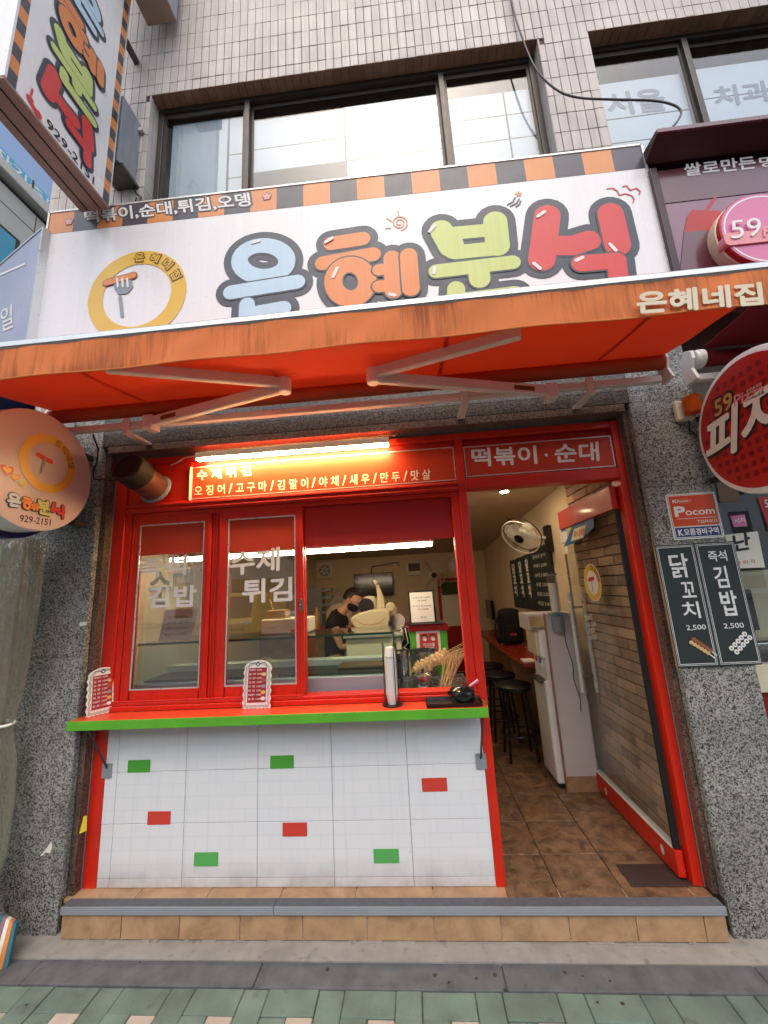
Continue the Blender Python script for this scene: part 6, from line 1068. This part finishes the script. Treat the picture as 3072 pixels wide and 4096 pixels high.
adopt(pe, link('top', skin_mesh('top', tp, [(0, 1), (1, 2), (2, 3), (3, 4), (2, 5), (5, 6), (2, 7), (7, 8)], 0), 'black_cloth'))
tr3 = [(P3(1.19, 0, .90), (.155, .118)), (P3(1.19, -.09, .78), .105), (P3(1.20, -.10, .45), .078), (P3(1.18, -.10, .10), .06), (P3(1.19, .09, .78), .105), (P3(1.20, .10, .45), .078), (P3(1.18, .10, .10), .06)]
adopt(pe, link('trousers', skin_mesh('trousers', tr3, [(0, 1), (1, 2), (2, 3), (0, 4), (4, 5), (5, 6)], 0), 'black_cloth'))
# ================================================================== ACROSS THE STREET (seen mirrored in the panes)
def car(name, label, x, y, L_, W_, H_, mat, van=True):
    t = Thing(name, label, 'van' if van else 'car', (x, y, -.30)); z = -.30
    fr = Fr((x, y-W_/2, z), (1, 0, 0), (0, 0, 1))
    prof = [(-L_/2, .30), (L_/2, .30), (L_/2+.02, .75), (L_/2-.25, .98), (L_/2-.75, H_-.05), (L_/2-1.0, H_), (-L_/2+.1, H_), (-L_/2, H_-.15)]
    t.add(MB().poly(Fr((x, y+W_/2, z), (-1, 0, 0), (0, 0, 1)), [(-a, b) for a, b in prof[::-1]], 0, W_), 'body', mat, bevel=.05)
    for k, (a, b) in enumerate(((-L_/2+.2, -.3), (-.2, .55), (.65, L_/2-1.05))): t.add(MB().box(x+a, x+b, y+W_/2-.01, y+W_/2+.012, z+1.05, z+H_-.2), 'window', 'screen', bevel=.02)
    for a in (-L_/2+.8, L_/2-.85):
        o = t.add(MB().lathe((x+a, y+W_/2-.16, z+.32), (0, 1, 0), [(.30, 0), (.32, .03), (.32, .16), (.28, .18)], 28), 'wheel', 'black_rubber', smooth=True); t.add(MB().lathe((x+a, y+W_/2+.02, z+.32), (0, 1, 0), [(.2, 0), (.18, .015)], 20), 'rim', 'steel', parent=o)
    t.e.rotation_euler.z = math.pi/2
    t.add(MB().box(x+L_/2-.02, x+L_/2+.035, y-.6, y+.6, z+.42, z+.56), 'bumper', 'black_plastic', bevel=.02)
    t.add(MB().obox((x+L_/2-.26, y-.72, z+1.0), (-.42, 0, H_-1.22), (0, 1.44, 0), (.03, 0, .03)), 'windscreen', 'screen')
    for s_ in (-.65, .65): t.add(MB().box(x+L_/2-.05, x+L_/2+.03, y+s_-.14, y+s_+.14, z+.68, z+.84), 'headlight', 'white_plastic', bevel=.02)
car('yellow_van', 'yellow minibus parked across the street, mirrored in the sash glass', -6.4, -17.6, 4.8, 1.8, 2.15, 'van_yellow'); car('white_van', 'white van parked across the street, mirrored in the sash glass', -5.7, -22.2, 4.5, 1.75, 1.9, 'car_white')
struct(MB().box(-60, 60, -32, -25.5, -.5, -.16).build('far_pavement', 'paver_green'))
for i, (x0, x1, h_, m_, lab) in enumerate(((-40, -19, 15, 'far_wall', 'grey brown shop building across the street with tall bays'), (-18.9, -6, 12, 'stone_white', 'low pale building across the street'), (-5.9, 9, 15, 'far_wall', 'grey brown block facing the shop across the street'), (9.1, 36, 13, 'stone_white', 'wide pale building across the street on the right'))):
    t = Thing('opposite_building', lab, 'building', ((x0+x1)/2, -30, -.2)); t.add(MB().box(x0, x1, -40, -29, -.3, h_), 'wall', m_); t.add(MB().box(x0-.1, x1+.1, -40, -28.85, h_, h_+.3), 'cornice', 'stone_white')
    x = x0+1
    while x < x1-1.6:
        for z_ in range(1, int(h_/3)+1): t.add(MB().box(x, x+1.5, -29.02, -28.97, z_*3-1.6 if z_ > 1 else .2, z_*3+.1), 'window', 'screen')
        x += 2.4
def tree(label, x, y, h_, r_, seed):
    rnd = random.Random(seed); t = Thing('street_tree', label, 'tree', (x, y, -.2), 'street trees across the road')
    tk = MB().tube([(x, y, -.2), (x+.05, y, h_*.3), (x-.05, y+.05, h_*.55), (x, y, h_*.85)], [.17, .13, .09, .03], 10)
    for k in range(7): a = k*.9; tk.tube([(x, y, h_*(.35+.06*k)), (x+r_*.5*math.cos(a), y+r_*.5*math.sin(a), h_*(.5+.06*k)), (x+r_*.85*math.cos(a), y+r_*.85*math.sin(a), h_*(.58+.06*k))], [.06, .04, .015], 6)
    t.add(tk, 'trunk', 'bark'); cr = MB()
    for k in range(2600):
        cl = rnd.randint(0, 23); rc_ = random.Random(seed*100+cl); c = Vector((rc_.gauss(0, .45)*r_, rc_.gauss(0, .45)*r_, rc_.uniform(-.5, .5)*h_*.5)); p = Vector((x, y, h_*.70))+c+Vector((rnd.gauss(0, .2), rnd.gauss(0, .2), rnd.gauss(0, .18)))*r_
        d = Vector((rnd.uniform(-1, 1), rnd.uniform(-1, 1), rnd.uniform(-1, 1))).normalized(); e = d.orthogonal().normalized(); s_ = rnd.uniform(.07, .14); i = len(cr.v); cr.v += [p-d*s_, p+e*s_*.5, p+d*s_, p-e*s_*.5]; cr.f.append([i, i+1, i+2, i+3])
    t.add(cr, 'crown', 'leaf')
tree('leafy street tree across the road by the yellow minibus', -13.5, -26.5, 8, 2.6, 1); tree('leafy street tree across the road between the two vans', -5.2, -26.8, 7.5, 2.6, 2); tree('leafy street tree across the road opposite the shop door', 3.5, -26.5, 8.5, 2.8, 3)
